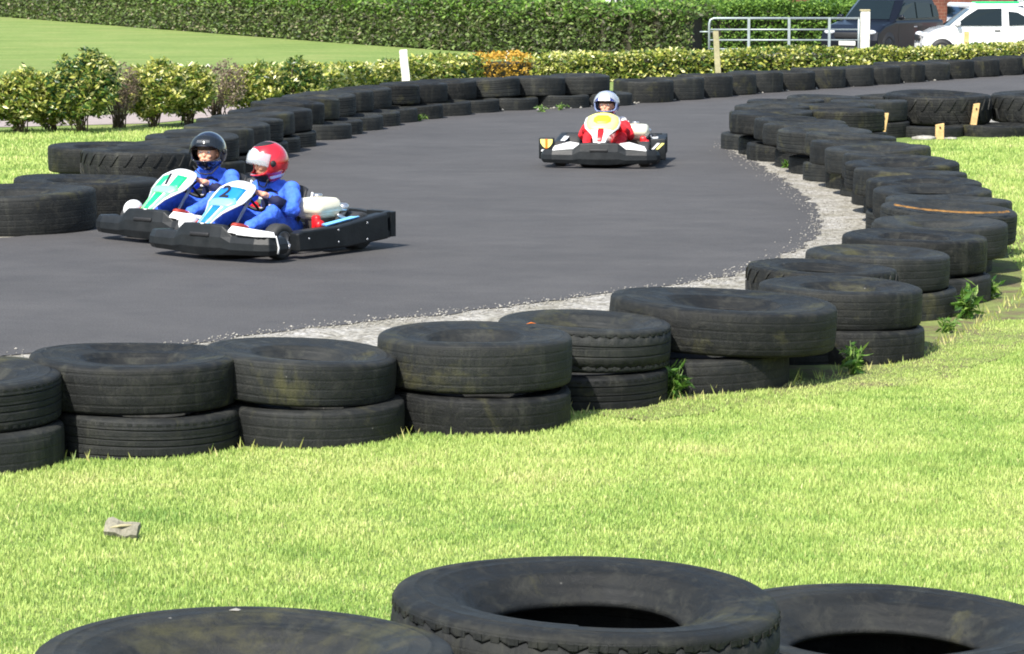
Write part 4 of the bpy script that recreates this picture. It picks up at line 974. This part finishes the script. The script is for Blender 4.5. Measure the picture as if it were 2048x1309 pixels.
make_driver(k1,'child in blue race suit and glossy dark helmet, steering the number 1 kart',(M['suitblue'],M['suitnavy'],M['suitblue'],M['suitblue'],M['suitnavy']),[M['hblack'],M['darkplastic'],M['hwhite']],M['smoke'],'black',M['shoered'],R(22),R(0),R(38))
make_driver(k3,'child in red and white suit with silver blue helmet, steering the yellow nosed kart',(M['suitred'],M['suitwhite'],M['suitred'],M['suitwhite'],M['suitred']),[M['hsilver'],M['hnavy'],M['darkplastic'],M['hwhite']],M['visor'],'silver',M['shoewhite'],R(-8),R(0),R(52)).scale=(.95,.95,.93)
# ------------------------------------------------------------------ shrubs and hedges
def blob_points(n, cx, cy, rx, ry, h, z0=.0, surf=.55):
    """points in a lumpy crown"""
    d=rng.normal(size=(n,3)); d/=np.linalg.norm(d,axis=1)[:,None]; r=rng.uniform(0,1,n)**(1/3)*(1-surf)+surf*rng.uniform(.8,1.08,n)
    lump=1+.18*np.sin(d[:,0]*7+cx*9)*np.sin(d[:,2]*8+cy*5)
    p=d*(r*lump)[:,None]; return np.column_stack([cx+p[:,0]*rx,cy+p[:,1]*ry,z0+h*.5+p[:,2]*h*.5])
def twigs(name, cx, cy, r, h, n, parent, z0=0, rad=.008):
    m=MB()
    for k in range(n):
        a=random.uniform(0,6.28); q=random.uniform(.2,1)*r; p0=Vector((cx+random.gauss(0,.04),cy+random.gauss(0,.04),z0)); p2=Vector((cx+cos(a)*q,cy+sin(a)*q,z0+h*random.uniform(.55,1))); p1=p0.lerp(p2,.5)+Vector((random.gauss(0,.03),random.gauss(0,.03),.03))
        m.tube([p0,p1,p2],[rad,rad*.7,rad*.3],5)
        for j in range(2):
            b=p1.lerp(p2,random.random()); m.tube([b,b+Vector((random.gauss(0,.08),random.gauss(0,.08),random.uniform(.03,.12)))],[rad*.5,rad*.2],4)
    return m.build(name,M['twig'],parent)
SH=[(-45,272,.38,.66,'laurel','shrub cut by the left edge, yellow topped'),(38,270,.30,.72,'laurel','pale yellow shrub at the left end of the row'),(98,266,.26,.50,'laurel','low yellow shrub between the two tall left ones'),(158,270,.42,.90,'laurelgreen','tallest dark green and yellow shrub near the left end'),(232,262,.27,.74,'brown','thin half-dead brown shrub right of the tallest one'),(300,258,.42,.76,'laurel','bright yellow green shrub between two brown ones'),(372,252,.32,.70,'laurel','yellow green shrub with brown twigs left of the small white marker'),(432,246,.36,.72,'brown','rounded dead brown shrub under the small white marker'),(500,240,.38,.66,'laurel','yellow shrub right of the rounded dead one'),(575,234,.42,.68,'laurelgreen','dark green shrub beside the end of the far tyre wall')]
for i,(px,py,r,h,kd,lb) in enumerate(SH):
    q=P(px,py); root=empty('shrub',(q.x,q.y+r*.6,0)); tag(root,lb,'shrub','shrubs along the left field')
    twigs('branches',0,0,r*.9,h*.85,30 if kd=='brown' else 18,root)
    n=int(2700*r*h/.2) if kd!='brown' else int(900*r*h/.15)
    pts=np.concatenate([blob_points(n,0,0,r,r*.9,h*.82,h*.16),blob_points(n//4,r*.35,0,r*.6,r*.6,h*.5,h*.5)])
    leaves('foliage',pts,.066 if kd!='brown' else .038,M['brownleaf'] if kd=='brown' else M[kd],root,.42)
def strip_hedge(name,path,h,dep,dens,size,material,label,cat='hedge',top_extra=.0,coreM='core',z0f=None,corein=.12,branches=True):
    root=empty(name,(0,0,0)); tag(root,label,cat); pts=[]; lo=[]
    pv=[Vector(p) for p in path]; L=0
    for i in range(len(pv)-1):
        a,b=pv[i],pv[i+1]; l=(b-a).length; d=(b-a).normalized(); nn=Vector((-d.y,d.x)); n=int(l*dens)
        t=rng.uniform(0,1,n); face=rng.uniform(0,1,n); sgn=np.where(rng.uniform(0,1,n)<.3,-1,1)*(-1 if d.x<0 else 1); off=np.where(face<.6,sgn*(-dep/2+np.abs(rng.normal(0,.05,n))),rng.uniform(-dep/2,dep/2,n)); zz=np.where(face<.6,rng.uniform(.04,1,n)*h,h*(1-np.abs(rng.normal(0,.05,n))))
        x=a.x+(b.x-a.x)*t+nn.x*off; y=a.y+(b.y-a.y)*t+nn.y*off
        bmp=(vnoise(x+L,y,.9/dep if dep<1 else .6,21)-.5)*.30*h+(vnoise(x,y,3.5,4)-.5)*.16*h
        zz=zz+bmp*(zz/h)
        # gaps: push some leaves in
        z0=np.array([terr(0,q) for q in y]); pts.append(np.column_stack([x,y-bmp*.5*(face<.6)*np.sign(sgn)*(-1 if d.x<0 else 1),zz+z0]))
    allp=np.concatenate(pts)
    if h>1: # sunlight on the hedge top put in as a layer of brighter leaves
        zz=np.array([terr(0,q) for q in allp[:,1]]); k=(allp[:,2]-zz)>h*.72; top=allp[k][:: 2]+rng.normal(0,.05,(len(allp[k][::2]),3))+np.array([0,0,.05]); leaves('lit_top_leaves',top,size,M['hedgebright'],root,.5)
    leaves('foliage',allp,size,material,root,.5)
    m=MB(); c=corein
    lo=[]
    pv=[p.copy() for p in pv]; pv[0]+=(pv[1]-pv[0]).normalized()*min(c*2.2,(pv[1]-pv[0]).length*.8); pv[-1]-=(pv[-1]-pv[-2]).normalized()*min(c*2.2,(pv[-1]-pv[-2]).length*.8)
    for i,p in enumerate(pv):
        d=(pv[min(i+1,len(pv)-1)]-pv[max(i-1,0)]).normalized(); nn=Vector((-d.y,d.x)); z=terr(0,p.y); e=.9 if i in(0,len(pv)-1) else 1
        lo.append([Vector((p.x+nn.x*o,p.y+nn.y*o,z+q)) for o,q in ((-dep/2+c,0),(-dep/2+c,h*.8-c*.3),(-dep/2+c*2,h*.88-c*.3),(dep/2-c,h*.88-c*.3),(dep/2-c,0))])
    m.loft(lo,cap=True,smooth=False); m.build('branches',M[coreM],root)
    return root
def dens_path(a,n=8):
    return catmull(a,n)
# laurel strip behind the far wall
lp=catmull([(-2.75,38.0),(-2.3,40.3),(-1.6,42.4),(-.62,43.7)],5)
strip_hedge('laurel_hedge',lp,.44,.6,1700,.072,M['laurel'],'low variegated hedge behind the far tyre wall left of the orange patch')
lp=catmull([(-.62,43.7),(-.25,44.2),(.12,44.65)],4)
strip_hedge('laurel_hedge',lp,.44,.5,900,.06,M['orangeleaf'],'patch of dying orange hedge behind the far tyre wall')
lp=catmull([(.12,44.65),(2,46.2),(4,47.3),(6.0,48.6),(8,49.8),(10,51.0),(13,52.6)],6)
strip_hedge('laurel_hedge',lp,.40,.7,1700,.076,M['laurel'],'long low yellow green hedge in front of the gate and parked cars')
# clipped far hedge running diagonally
lp=catmull([(5.4,83.6),(3.2,84.6),(0.8,87.4),(-3.5,95),(-11.7,112),(-18,125.5),(-24.5,139),(-34,157)],4)
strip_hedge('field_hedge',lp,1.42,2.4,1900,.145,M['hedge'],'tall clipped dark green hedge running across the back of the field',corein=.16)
lp=catmull([(3.0,87.2),(5.2,86.9),(7,87.5),(9.4,88.6),(10.5,89.4)],3)
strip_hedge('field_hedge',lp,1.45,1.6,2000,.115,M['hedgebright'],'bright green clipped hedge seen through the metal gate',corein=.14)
# weeds
def weed(px,py,h,n,label,sz=.05,z=0,spread=.5):
    q=P(px,py,z); root=empty('weed',(q.x,q.y,z)); tag(root,label,'weed')
    m=MB(); pts=[]
    for k in range(n):
        a=random.uniform(0,6.28); r=h*spread*random.random(); p0=Vector((random.gauss(0,.012),random.gauss(0,.012),0)); p1=Vector((cos(a)*r*.5,sin(a)*r*.5,h*.5)); p2=Vector((cos(a)*r,sin(a)*r,h*random.uniform(.7,1.05)))
        m.tube([p0,p1,p2],[.004,.003,.0015],5)
        for j in range(9):
            t=random.uniform(.15,1); p=p0.lerp(p2,t); pts.append((p.x,p.y,p.z))
    m.build('stem',M['stem'],root); leaves('foliage',np.array(pts),sz,M['weed'],root,.3)
weed(1348,798,.155,16,'bushy green weed at the foot of the large mossy tyre',.07)
weed(1705,752,.17,8,'upright leafy weed between the bottom tyres right of the bushy one',.06)
weed(1712,735,.08,6,'small weed sprig beside the upright leafy weed',.05)
weed(1935,640,.19,15,'tallest weed clump at the foot of the bend wall',.07)
weed(1985,600,.12,8,'smaller weed clump right of the tallest one',.055)
weed(90,925,.075,5,'small broad-leaved weed in front of the leftmost bottom tyre',.07)
weed(1085,850,.06,7,'low spiky weed in front of the streaked tyre',.06)
weed(1752,290,.22,9,'thistle like weed left of the timber stakes',.10)
weed(1722,283,.18,6,'pale weed at the left end of the infield wall',.08)
weed(1522,318,.14,14,'yellowing weed on the gravel at the tip of the bend wall',.06,spread=.9)
weed(1575,338,.08,9,'small mossy tuft on the gravel by the bend wall',.05,spread=1.3)
weed(1890,668,.09,10,'reddish stub weed on bare soil by the bend wall',.045,spread=1.2)
for i,(px,py) in enumerate([(705,262),(745,255),(840,244),(860,238),(900,233),(585,300),(640,278),(1085,226),(1120,222)]):
    weed(px,py,.09,7,['yellow moss tuft at the foot of the far wall, %s from the left'%ORD[[2,3,4,5,6,0,1,7,8][i]]][0],.05,spread=1.2)
# ------------------------------------------------------------------ posts, stakes, gate
def post(name,px,py,h,w_,material,label,cat='post',lean=0,z=None,d=None,capm=None,pitchx=0,group=None):
    q=P(px,py,z if z is not None else 0); 
    root=empty(name,(q.x,q.y,q.z)); tag(root,label,cat,group); m=MB()
    d=d or w_; n=6; lo=[]
    for k in range(n+1):
        t=k/n; ww=w_/2*(1-.04*t); dd=d/2; o=random.uniform(-.004,.004)
        lo.append([Vector((x*ww+o,y*dd+o,-.05+t*(h+.05))) for x,y in ((-1,-1),(1,-1),(1,1),(-1,1))])
    m.loft(lo,cap=True,smooth=False); s=m.build('shaft',material,root,bevel=w_*.06)
    m=MB(); m.prism([(-w_*.5,h),(w_*.5,h),(w_*.42,h+w_*.18),(-w_*.42,h+w_*.18)],-d*.48,d*.48,'XZ'); m.build('top',capm or material,root)
    root.rotation_euler=(R(pitchx),R(lean),0); return root
q=P(815,168); post('marker_post',815,192,.62,.115,M['whitepaint'],'thick flaking white post leaning left behind the far tyre wall',lean=-5)
def small_marker(px,py,h,label,z=0):
    q=P(px,py,z); root=empty('marker_peg',(q.x,q.y,z)); tag(root,label,'peg'); m=MB(); m.tube([(0,0,-.02),(.01,0,h*.6),(.03,0,h)],[.012,.012,.014],8); m.build('stick',M['whitepaint'],root)
    m=MB(); m.box((.035,0,h+.01),(.055,.03,.05),Matrix.Rotation(R(-35),3,'Y')); m.build('cap',M['whitepaint'],root)
small_marker(411,196,.42,'small white tipped peg above the dead brown shrub')
small_marker(1010,152,.36,'small white peg standing in the orange hedge patch')
post('fence_post',1438,172,.80,.085,M['oldwood'],'weathered grey timber post in front of the left end of the gate',lean=-4)
post('fence_post',1932,122,.52,.085,M['wood'],'short pale timber post in front of the white car',z=-.02)
def stake(px,Y,z,h,w_,material,label,lean):
    x=(px-1024)/F*Y; root=empty('stake',(x,Y,z)); tag(root,label,'stake','timber stakes on the infield wall'); m=MB(); d=.05
    m.prism([(-w_/2,-.03),(w_/2,-.03),(w_/2,h),(-w_/2,h-.018)],-d/2,d/2,'XZ'); m.build('shaft',material,root,bevel=.004)
    m=MB(); m.box((0,-d/2-.006,h*.75),(.016,.012,.016)); m.build('nail',M['darksteel'],root); root.rotation_euler=(0,R(lean),0)
stake(1762,31.62,.07,.23,.085,M['wood'],'leaning pale stake with a slanted top, leftmost by the tractor tyres',9)
stake(1946,32.42,.11,.25,.065,M['wood'],'tall thin stake leaning right against the tractor tyres',8)
stake(1879,31.80,.0,.17,.09,M['wood'],'short wide stake in front of the low tyres between the two leaning stakes',0)
stake(1744,32.0,.05,.15,.04,M['oldwood'],'tiny grey stake beside the leftmost leaning stake',12)
# gate
gx0,gx1,gy,gz=5.29,9.34,79.5,-.98
root=empty('field_gate',(gx0,gy,gz)); tag(root,'galvanised tubular field gate standing behind the yellow green hedge','gate')
W=gx1-gx0; m=MB(); m.tube([(0,0,.06),(0,0,1.0),(.03,0,1.1),(.12,0,1.14),(W-.02,0,1.14)],.03,8); m.cyl((W-.04,0,.06),(W-.04,0,1.14),.028,8); m.build('frame',M['galv'],root)
for z in (.10,.32,.56,.84): 
    m=MB(); m.cyl((0,0,z),(W-.02,0,z),.021,8); m.build('rail',M['galv'],root)
for x in (1.06,2.14,3.22):
    m=MB(); m.box((x,-.02,.62),(.07,.02,1.1)); m.build('upright',M['galv'],root)
m=MB(); m.cyl((-.25,.02,.78),(.12,.02,.78),.02,6); m.build('latch',M['galv'],root)
for x0,lb,w_ in ((gx1+.13,'stout cream gate post at the right end of the field gate',.24),):
    rt=empty('gate_post',(x0,gy,terr(0,gy))); tag(rt,lb,'post'); m=MB(); m.rbox((0,0,.66),(w_,w_,1.34),.02); m.build('shaft',M['whitepaint'],rt); m=MB(); m.rbox((-.01,0,1.34),(w_+.03,w_+.03,.05),.015); m.build('cap',M['oldwood'],rt)
# board scrap on the grass
q=P(245,1078,.0); root=empty('board_scrap',(q.x,q.y,.02),R(-18)); tag(root,'small grey split board scrap lying on the grass','board')
m=MB(); lo=[]
for k,x in enumerate((-.062,-.045,-.02,0,.02,.04,.062)):
    z=.012+.006*sin(k*1.4); lo.append([Vector((x+(.006 if a<0 else 0),a*(.03+.004*sin(k*2)),z+b+ .012*(a>0))) for a,b in ((-1,-.009),(1,-.009),(1,.009),(.2,.011 if k!=3 else .004),(-1,.009))])
m.loft(lo,cap=True,smooth=False); m.build('board',M['greywood'],root); root.rotation_euler=(R(28),R(6),R(-16))
m=MB(); m.tube([(-.05,-.02,.026),(0,.0,.034),(.055,.015,.036)],[.004,.006,.003],5); m.build('splinter',M['oldwood'],root)
for x,y,z,s_,lb in [(4.42,31.75,.0,.09,'flat pale slab of stone left of the short wide stake'),(4.72,31.72,.0,.05,'small pale stone just left of the short wide stake'),(4.20,32.15,.12,.06,'pale stone on the infield wall beside the leftmost stake')]:
    m=MB(); m.ell((0,0,.01),(s_*1.5,s_*.7,s_*.35),9,6); me=m.mesh('stone',M['stone'])
    for v in me.vertices: v.co*=1+.35*noise.noise(v.co*30+Vector((x,y,0)))
    o=link('stone',me); o.location=(x,y,z); tag(o,lb,'stone')
# leaf litter
for px,py,lb,c,z in [(1062,648,'yellow fallen leaf on top of the zigzag treaded tyre','orange',.40),]:
    q=P(px,py,z); m=MB(); m.add([(-.02,0,0),(0,-.012,.006),(.022,0,.002),(0,.013,.005)],[(0,1,2,3)]); o=m.build('fallen_leaf',M['orange'],None); o.location=q; tag(o,lb,'leaf'); o.modifiers.new('s','SOLIDIFY').thickness=.001
# ------------------------------------------------------------------ cars
def make_car(loc, rz, label, prof, gh, Wd, paint, wheels, wr, front=True, windows=None, roofm=None, name='parked_car'):
    """local +x = nose. prof: lower body side outline (x,z); gh: greenhouse (x_belt_rear,x_belt_front,x_roof_rear,x_roof_front,z_belt,z_roof)"""
    root=empty(name,loc,rz); tag(root,label,'car')
    hw=Wd/2; m=MB(); lo=[]
    for (y,k,dz) in ((-1,.90,0),(-.96,.97,0),(-.86,1,0),(0,1.0,.0),(.86,1,0),(.96,.97,0),(1,.90,0)):
        pts=[]
        cx=sum(p[0] for p in prof)/len(prof)
        for (x,z) in prof:
            bulge=.0 if abs(y)<.5 else 0
            xx=cx+(x-cx)*(1-.035*y*y*abs((x-cx))/2); zz=z if k==1 else .55+(z-.55)*k
            pts.append(Vector((xx,y*hw,zz)))
        lo.append(pts)
    m.loft(lo,cap=True,smooth=False); body=m.build('body',paint,root,bevel=.05)
    br,bf,rr,rf,zb,zr=gh; m=MB(); lo=[]
    for (t,ins) in ((-.03,.02),(.5,.07),(.9,.15),(.985,.22),(1,.34)):
        xr=br+(rr-br)*t+ (.12 if t>.95 else 0); xf=bf+(rf-bf)*t-(.14 if t>.95 else 0); z=zb+(zr-zb)*t; y=hw-.05-ins*.8
        lo.append([Vector((xr,-y+.08,z)),Vector((xr+.12,-y,z)),Vector((xf-.18,-y,z)),Vector((xf,-y+.16,z)),Vector((xf+.03,0,z)),Vector((xf,y-.16,z)),Vector((xf-.18,y,z)),Vector((xr+.12,y,z)),Vector((xr,y-.08,z))])
    m.loft(lo,cap=True,smooth=False); cab=m.build('cabin',roofm or paint,root,bevel=.03)
    def yat(z,off=.012):
        t=(z-zb)/(zr-zb); ins=.02+(.05)*t/.5 if t<.5 else .07+.08*(t-.5)/.4; return hw-.05-ins*.8+off
    for s in (-1,1):
        for wpts in windows:
            m=MB(); vs=[]; 
            for off in (.035,.002): vs+= [(x,s*yat(z,off),z) for x,z in wpts]
            n=len(wpts); m.add(vs,[tuple(range(n)),tuple(range(2*n-1,n-1,-1))]+[(i,(i+1)%n,n+(i+1)%n,n+i) for i in range(n)],False); m.build('side_window',M['glass'],cab)
    for s in (-1,1):
        x_=windows[0][0][0]
        m=MB(); m.box((x_-.03,s*(hw+.001),.66),(.012,.006,.52)); m.box((windows[0][1][0]+.02,s*(hw+.001),.66),(.012,.006,.52)); m.build('door_seam',M['darkplastic'],body)
        m=MB(); m.rbox((x_+.12,s*(hw+.008),.84),(.16,.03,.035),.01); m.build('door_handle',M['darkplastic'] if paint!=M['carblack'] else M['alloy'],body)
    t0,t1=.08,.88; m=MB(); xs=lambda t: bf+(rf-bf)*t; y0=hw-.2; y1=hw-.34
    vs=[]
    for off in (.02,.005): 
        vs+= [(xs(t0)+off,-y0,zb+(zr-zb)*t0),(xs(t0)+off+.03,0,zb+(zr-zb)*t0),(xs(t0)+off,y0,zb+(zr-zb)*t0),(xs(t1)+off,y1,zb+(zr-zb)*t1),(xs(t1)+off+.03,0,zb+(zr-zb)*t1),(xs(t1)+off,-y1,zb+(zr-zb)*t1)]
    m.add(vs,[(0,1,4,5),(1,2,3,4),(6,11,10,7),(7,10,9,8)]+[(i,(i+1)%6,6+(i+1)%6,6+i) for i in range(6)],False); m.build('windscreen',M['glass'],cab)
    for x in wheels:
        for s in (-1,1):
            m=MB(); m.lathe([(wr*.62,-.09),(wr*.9,-.1),(wr,-.07),(wr,.07),(wr*.9,.1),(wr*.62,.09)],24,axis='Y',closed_prof=True); w_=m.build('wheel',M['karttyre'],root); w_.location=(x,s*(hw-.09),wr)
            m=MB(); m.lathe([(.01,s*.085),(wr*.15,s*.09),(wr*.2,s*.06),(wr*.55,s*.07),(wr*.63,s*.09)],20,axis='Y')
            for k in range(5): a=k*2*pi/5; m.box((sin(a)*wr*.35,s*.08,cos(a)*wr*.35),(.05,.02,wr*.5),Matrix.Rotation(a,3,'Y'))
            m.build('rim',M['alloy'],w_)
            m=MB(); m.lathe([(0.001,0),(wr*1.16,0),(wr*1.16,.004),(0.001,.004)],28,axis='Y',c=(x,s*(hw-.0)+(-.002 if s<0 else -.002),wr*1.02)); m.build('wheel_arch',M['darkplastic'],root)
    nose=max(p[0] for p in prof)
    for s in (-1,1):
        m=MB(); m.ell((nose-.15,s*(hw-.25),.72),(.12,.17,.075),16,10); m.build('headlight',M['headlamp'],root)
        m=MB(); m.rbox((bf-.25,s*(hw+.08),zb+.1),(.12,.18,.13),.04); m.build('wing_mirror',paint,root)
    m=MB(); m.box((nose+.012,0,.42),(.02,.52,.115)); m.build('number_plate',M['plate'],root)
    m=MB(); m.rbox((nose-.005,0,.64),(.05,.85,.16),.02); m.rbox((nose-.005,0,.28),(.04,1.1,.1),.02); m.build('grille',M['darkplastic'],root)
    return root
zc=-1.02
make_car((14.55-1.78,80.6,zc),R(180),'white small hatchback side-on behind the hedge at the right edge',[(-1.74,.3),(-1.78,.6),(-1.70,.95),(1.05,.95),(1.35,.88),(1.68,.72),(1.76,.5),(1.74,.25),(-1.6,.22)],(-1.66,1.02,-1.0,.30,.93,1.49),1.62,M['carwhite'],(-1.12,1.18),.29,
  windows=[[(-.42,.97),(.86,.97),(.52,1.24),(.22,1.425),(-.42,1.44)],[(-1.22,1.0),(-.62,.97),(-.60,1.36),(-.85,1.33),(-1.08,1.2)]],roofm=M['carwhite'])
make_car((10.55,84.2,zc),atan2(-cos(R(36)),-sin(R(36))),'dark blue tall family car with bright headlights behind the gate post',[(-2.0,.35),(-2.05,.7),(-1.98,1.02),(.95,1.04),(1.55,.92),(1.95,.74),(2.05,.5),(2.02,.25),(-1.9,.25)],(-1.92,1.0,-1.6,.28,1.02,1.66),1.8,M['carblack'],(-1.28,1.3),.33,
  windows=[[(-.35,1.08),(.72,1.08),(.35,1.42),(.15,1.52),(-.35,1.53)],[(-1.3,1.08),(-.43,1.08),(-.43,1.53),(-1.25,1.5)],[(-1.72,1.12),(-1.38,1.1),(-1.36,1.46),(-1.62,1.42)]])
# vehicles deeper in the car park
make_car((11.6,93.5,zc),atan2(-cos(R(30)),-sin(R(30))),'pale blue car roof behind the dark blue family car',[(-2.0,.35),(-2.05,.7),(-1.98,.92),(.95,.94),(1.55,.86),(1.95,.7),(2.0,.25),(-1.9,.25)],(-1.8,1.0,-1.2,.3,.9,1.42),1.75,M['carblue'],(-1.28,1.3),.31,
  windows=[[(-.35,1.0),(.72,1.0),(.35,1.3),(-.35,1.36)],[(-1.2,1.0),(-.43,1.0),(-.43,1.36),(-.95,1.3)]])
make_car((16.45,88.5,zc),R(-97),'red car roof showing behind the white hatchback',[(-2.0,.35),(-2.05,.7),(-1.98,.92),(.95,.94),(1.55,.86),(1.95,.7),(2.0,.25),(-1.9,.25)],(-1.8,1.0,-1.2,.3,.9,1.38),1.7,M['carred'],(-1.28,1.3),.31,
  windows=[[(-.35,1.0),(.72,1.0),(.35,1.28),(-.35,1.30)],[(-1.2,1.0),(-.43,1.0),(-.43,1.30),(-.95,1.26)]])
root=empty('van',(14.25,88.2,zc),R(-84)); tag(root,'small white van with a green roof band parked behind the white hatchback','van')
m=MB(); m.prism([(-2.0,.3),(-2.0,1.42),(.6,1.45),(.95,1.36),(1.45,.98),(1.9,.85),(2.0,.3)],-.85,.85); vb=m.build('body',M['carwhite'],root,bevel=.08)
m=MB(); m.box((.45,0,1.462),(.5,1.3,.03)); m.build('green_band',M['green'],vb)
m=MB(); m.add([(.99,-.68,1.33),(.99,.68,1.33),(1.40,.74,1.04),(1.40,-.74,1.04)],[(0,1,2,3)]); ws_=m.build('windscreen',M['glass'],vb); ws_.location=(.03,0,.03); ws_.modifiers.new('s','SOLIDIFY').thickness=.02
for s in (-1,1):
    m=MB(); m.prism([(-1.9,.98),(.9,.98),(.6,1.3),(-1.9,1.3)],s*.853-.004,s*.853+.004); m.build('side_window',M['glass'],vb)
    for x in (-1.3,1.3):
        m=MB(); m.lathe([(.01,-.1),(.3,-.1),(.33,-.07),(.33,.07),(.3,.1),(.01,.1)],24,axis='Y'); w_=m.build('wheel',M['karttyre'],root); w_.location=(x,s*.78,.33)
# buildings behind
def building(loc, W_, D_, h, wallm, roofm, label, openings, roofh=.8):
    root=empty('building',loc); tag(root,label,'building')
    m=MB(); m.box((W_/2,D_/2,h/2),(W_,D_,h)); wl=m.build('wall',wallm,root)
    m=MB(); m.prism([(-.2,h),(W_+.2,h),(W_+.2,h+.12),(W_/2,h+roofh),(-.2,h+.12)],-.3,D_+.3); m.build('roof',roofm,root)
    for (x,w_,z0,z1,mm,nm,rib) in openings:
        m=MB(); m.box((x,-.03,(z0+z1)/2),(w_,.08,z1-z0))
        if rib:
            n=int(w_/.18)
            for k in range(n): m.box((x-w_/2+(k+.5)*w_/n,-.08,(z0+z1)/2),(.05,.04,z1-z0-.05))
        o=m.build(nm,mm,wl)
        m=MB()
        for xx in (x-w_/2-.05,x+w_/2+.05): m.box((xx,-.05,(z0+z1)/2),(.1,.13,z1-z0))
        m.box((x,-.05,z1+.05),(w_+.2,.13,.1)); m.build('frame',M['darkplastic'],o)
M['corr']=mat('grey corrugated door',(.4,.42,.43),.6,var=.08); M['rooft']=mat('slate',(.1,.1,.11),.8)
M['panelw']=mat('white rendered wall',(.75,.75,.72),.7,var=.05)
building((5.0,106,-1.05),19.5,9,3.2,M['brick'],M['rooft'],'red brown brick building along the back of the car park',[(1.5,.9,0,2.1,M['darkplastic'],'door',False),(4.0,1.3,.9,2.1,M['glass'],'window',False),(7.4,1.3,.9,2.1,M['glass'],'window',False),(13.6,1.15,0,2.4,M['corr'],'roller_door',True),(17.3,1.3,.9,2.1,M['glass'],'window',False)])
building((1.75,104,-1.05),3.0,3.4,1.95,M['panelw'],M['rooft'],'low white shed with brown posts left of the brick building',[(.35,.5,.1,1.8,M['panelw'],'panel',False),(1.3,.8,.1,1.8,M['panelw'],'panel',False),(2.4,.8,.1,1.8,M['panelw'],'panel',False)],.3)
# blue bin and pale things by the far hedge
q=P(1640,30,-.3); root=empty('wheelie_bin',(10.9,104.2,-1.02)); tag(root,'dark blue bin standing in front of the brick building','bin')
m=MB(); m.box((0,0,.72),(.62,.7,1.2),None,1.12); m.build('body',mat('blue bin plastic',(.02,.035,.11),.5),root,bevel=.03); m=MB(); m.rbox((0,0,1.36),(.74,.82,.08),.03); m.build('lid',mat('blue lid',(.03,.05,.14),.5),root)
for px,py,c,lb in [(462,52,'white','small white board caught in the far hedge'),(168,38,'orange','small orange and white sack at the foot of the far hedge, right one'),(140,38,'whitepaint','small pale sack at the foot of the far hedge, left one')]:
    q=P(px,py,-1.05); m=MB(); m.rbox((0,0,.22),(.62 if c=='white' else .4,.16,.44 if c=='white' else .36),.05,rot=Matrix.Rotation(.15,3,'Y')); o=m.build('hedge_debris',M[c],None); o.name='sack' if c!='white' else 'board'; o.location=(q.x,q.y-1.0,-1.05); tag(o,lb,'sack' if c!='white' else 'board')
# yellow gorse beyond the hedge
for k,(x,y,r,h) in enumerate([(.2,104,1.2,1.7),(-3,112,1.6,2.0)]):
    root=empty('bush',(x,y,-1.05)); tag(root,['yellow flowering bush left of the low white shed','sunlit green bush beyond the hedge, left of the yellow flowering one'][k],'bush'); twigs('branches',0,0,r*.8,h*.8,20,root,rad=.03); leaves('foliage',blob_points(2500,0,0,r,r,h,.1),.2,M['laurel'] if k==0 else M['hedgebright'],root)
# ------------------------------------------------------------------ light, sky, camera
w=bpy.data.worlds.new('World'); S.world=w; w.use_nodes=True; N=w.node_tree.nodes; L=w.node_tree.links
sv=Vector((-.40,-.72,1.0)).normalized(); el=math.asin(sv.z)
sky=N.new('ShaderNodeTexSky'); sky.sky_type='NISHITA'; sky.sun_disc=False; sky.sun_elevation=el; sky.sun_rotation=atan2(sv.x,sv.y); sky.air_density=1.2; sky.dust_density=1.5
L.new(sky.outputs[0],N['Background'].inputs[0]); N['Background'].inputs[1].default_value=.12
sl_=bpy.data.lights.new('sun','SUN'); sl_.energy=4.3; sl_.angle=R(.55); sl_.color=(1,.955,.88); so_=bpy.data.objects.new('sun',sl_); COL.objects.link(so_); so_.rotation_euler=sv.to_track_quat('Z','Y').to_euler(); so_.location=(-10,-8,20)
cd=bpy.data.cameras.new('camera'); co=bpy.data.objects.new('camera',cd); COL.objects.link(co); co.location=(0,0,H); co.rotation_euler=(pi/2-PIT,0,0); cd.sensor_width=36; cd.lens=F/2048*36; cd.clip_end=900; cd.clip_start=.1
S.camera=co
S.view_settings.view_transform='Standard'; S.view_settings.look='None'; S.view_settings.exposure=.92; S.view_settings.gamma=1
S.render.engine='CYCLES'; S.cycles.filter_width=1.9
bpy.context.view_layer.update()
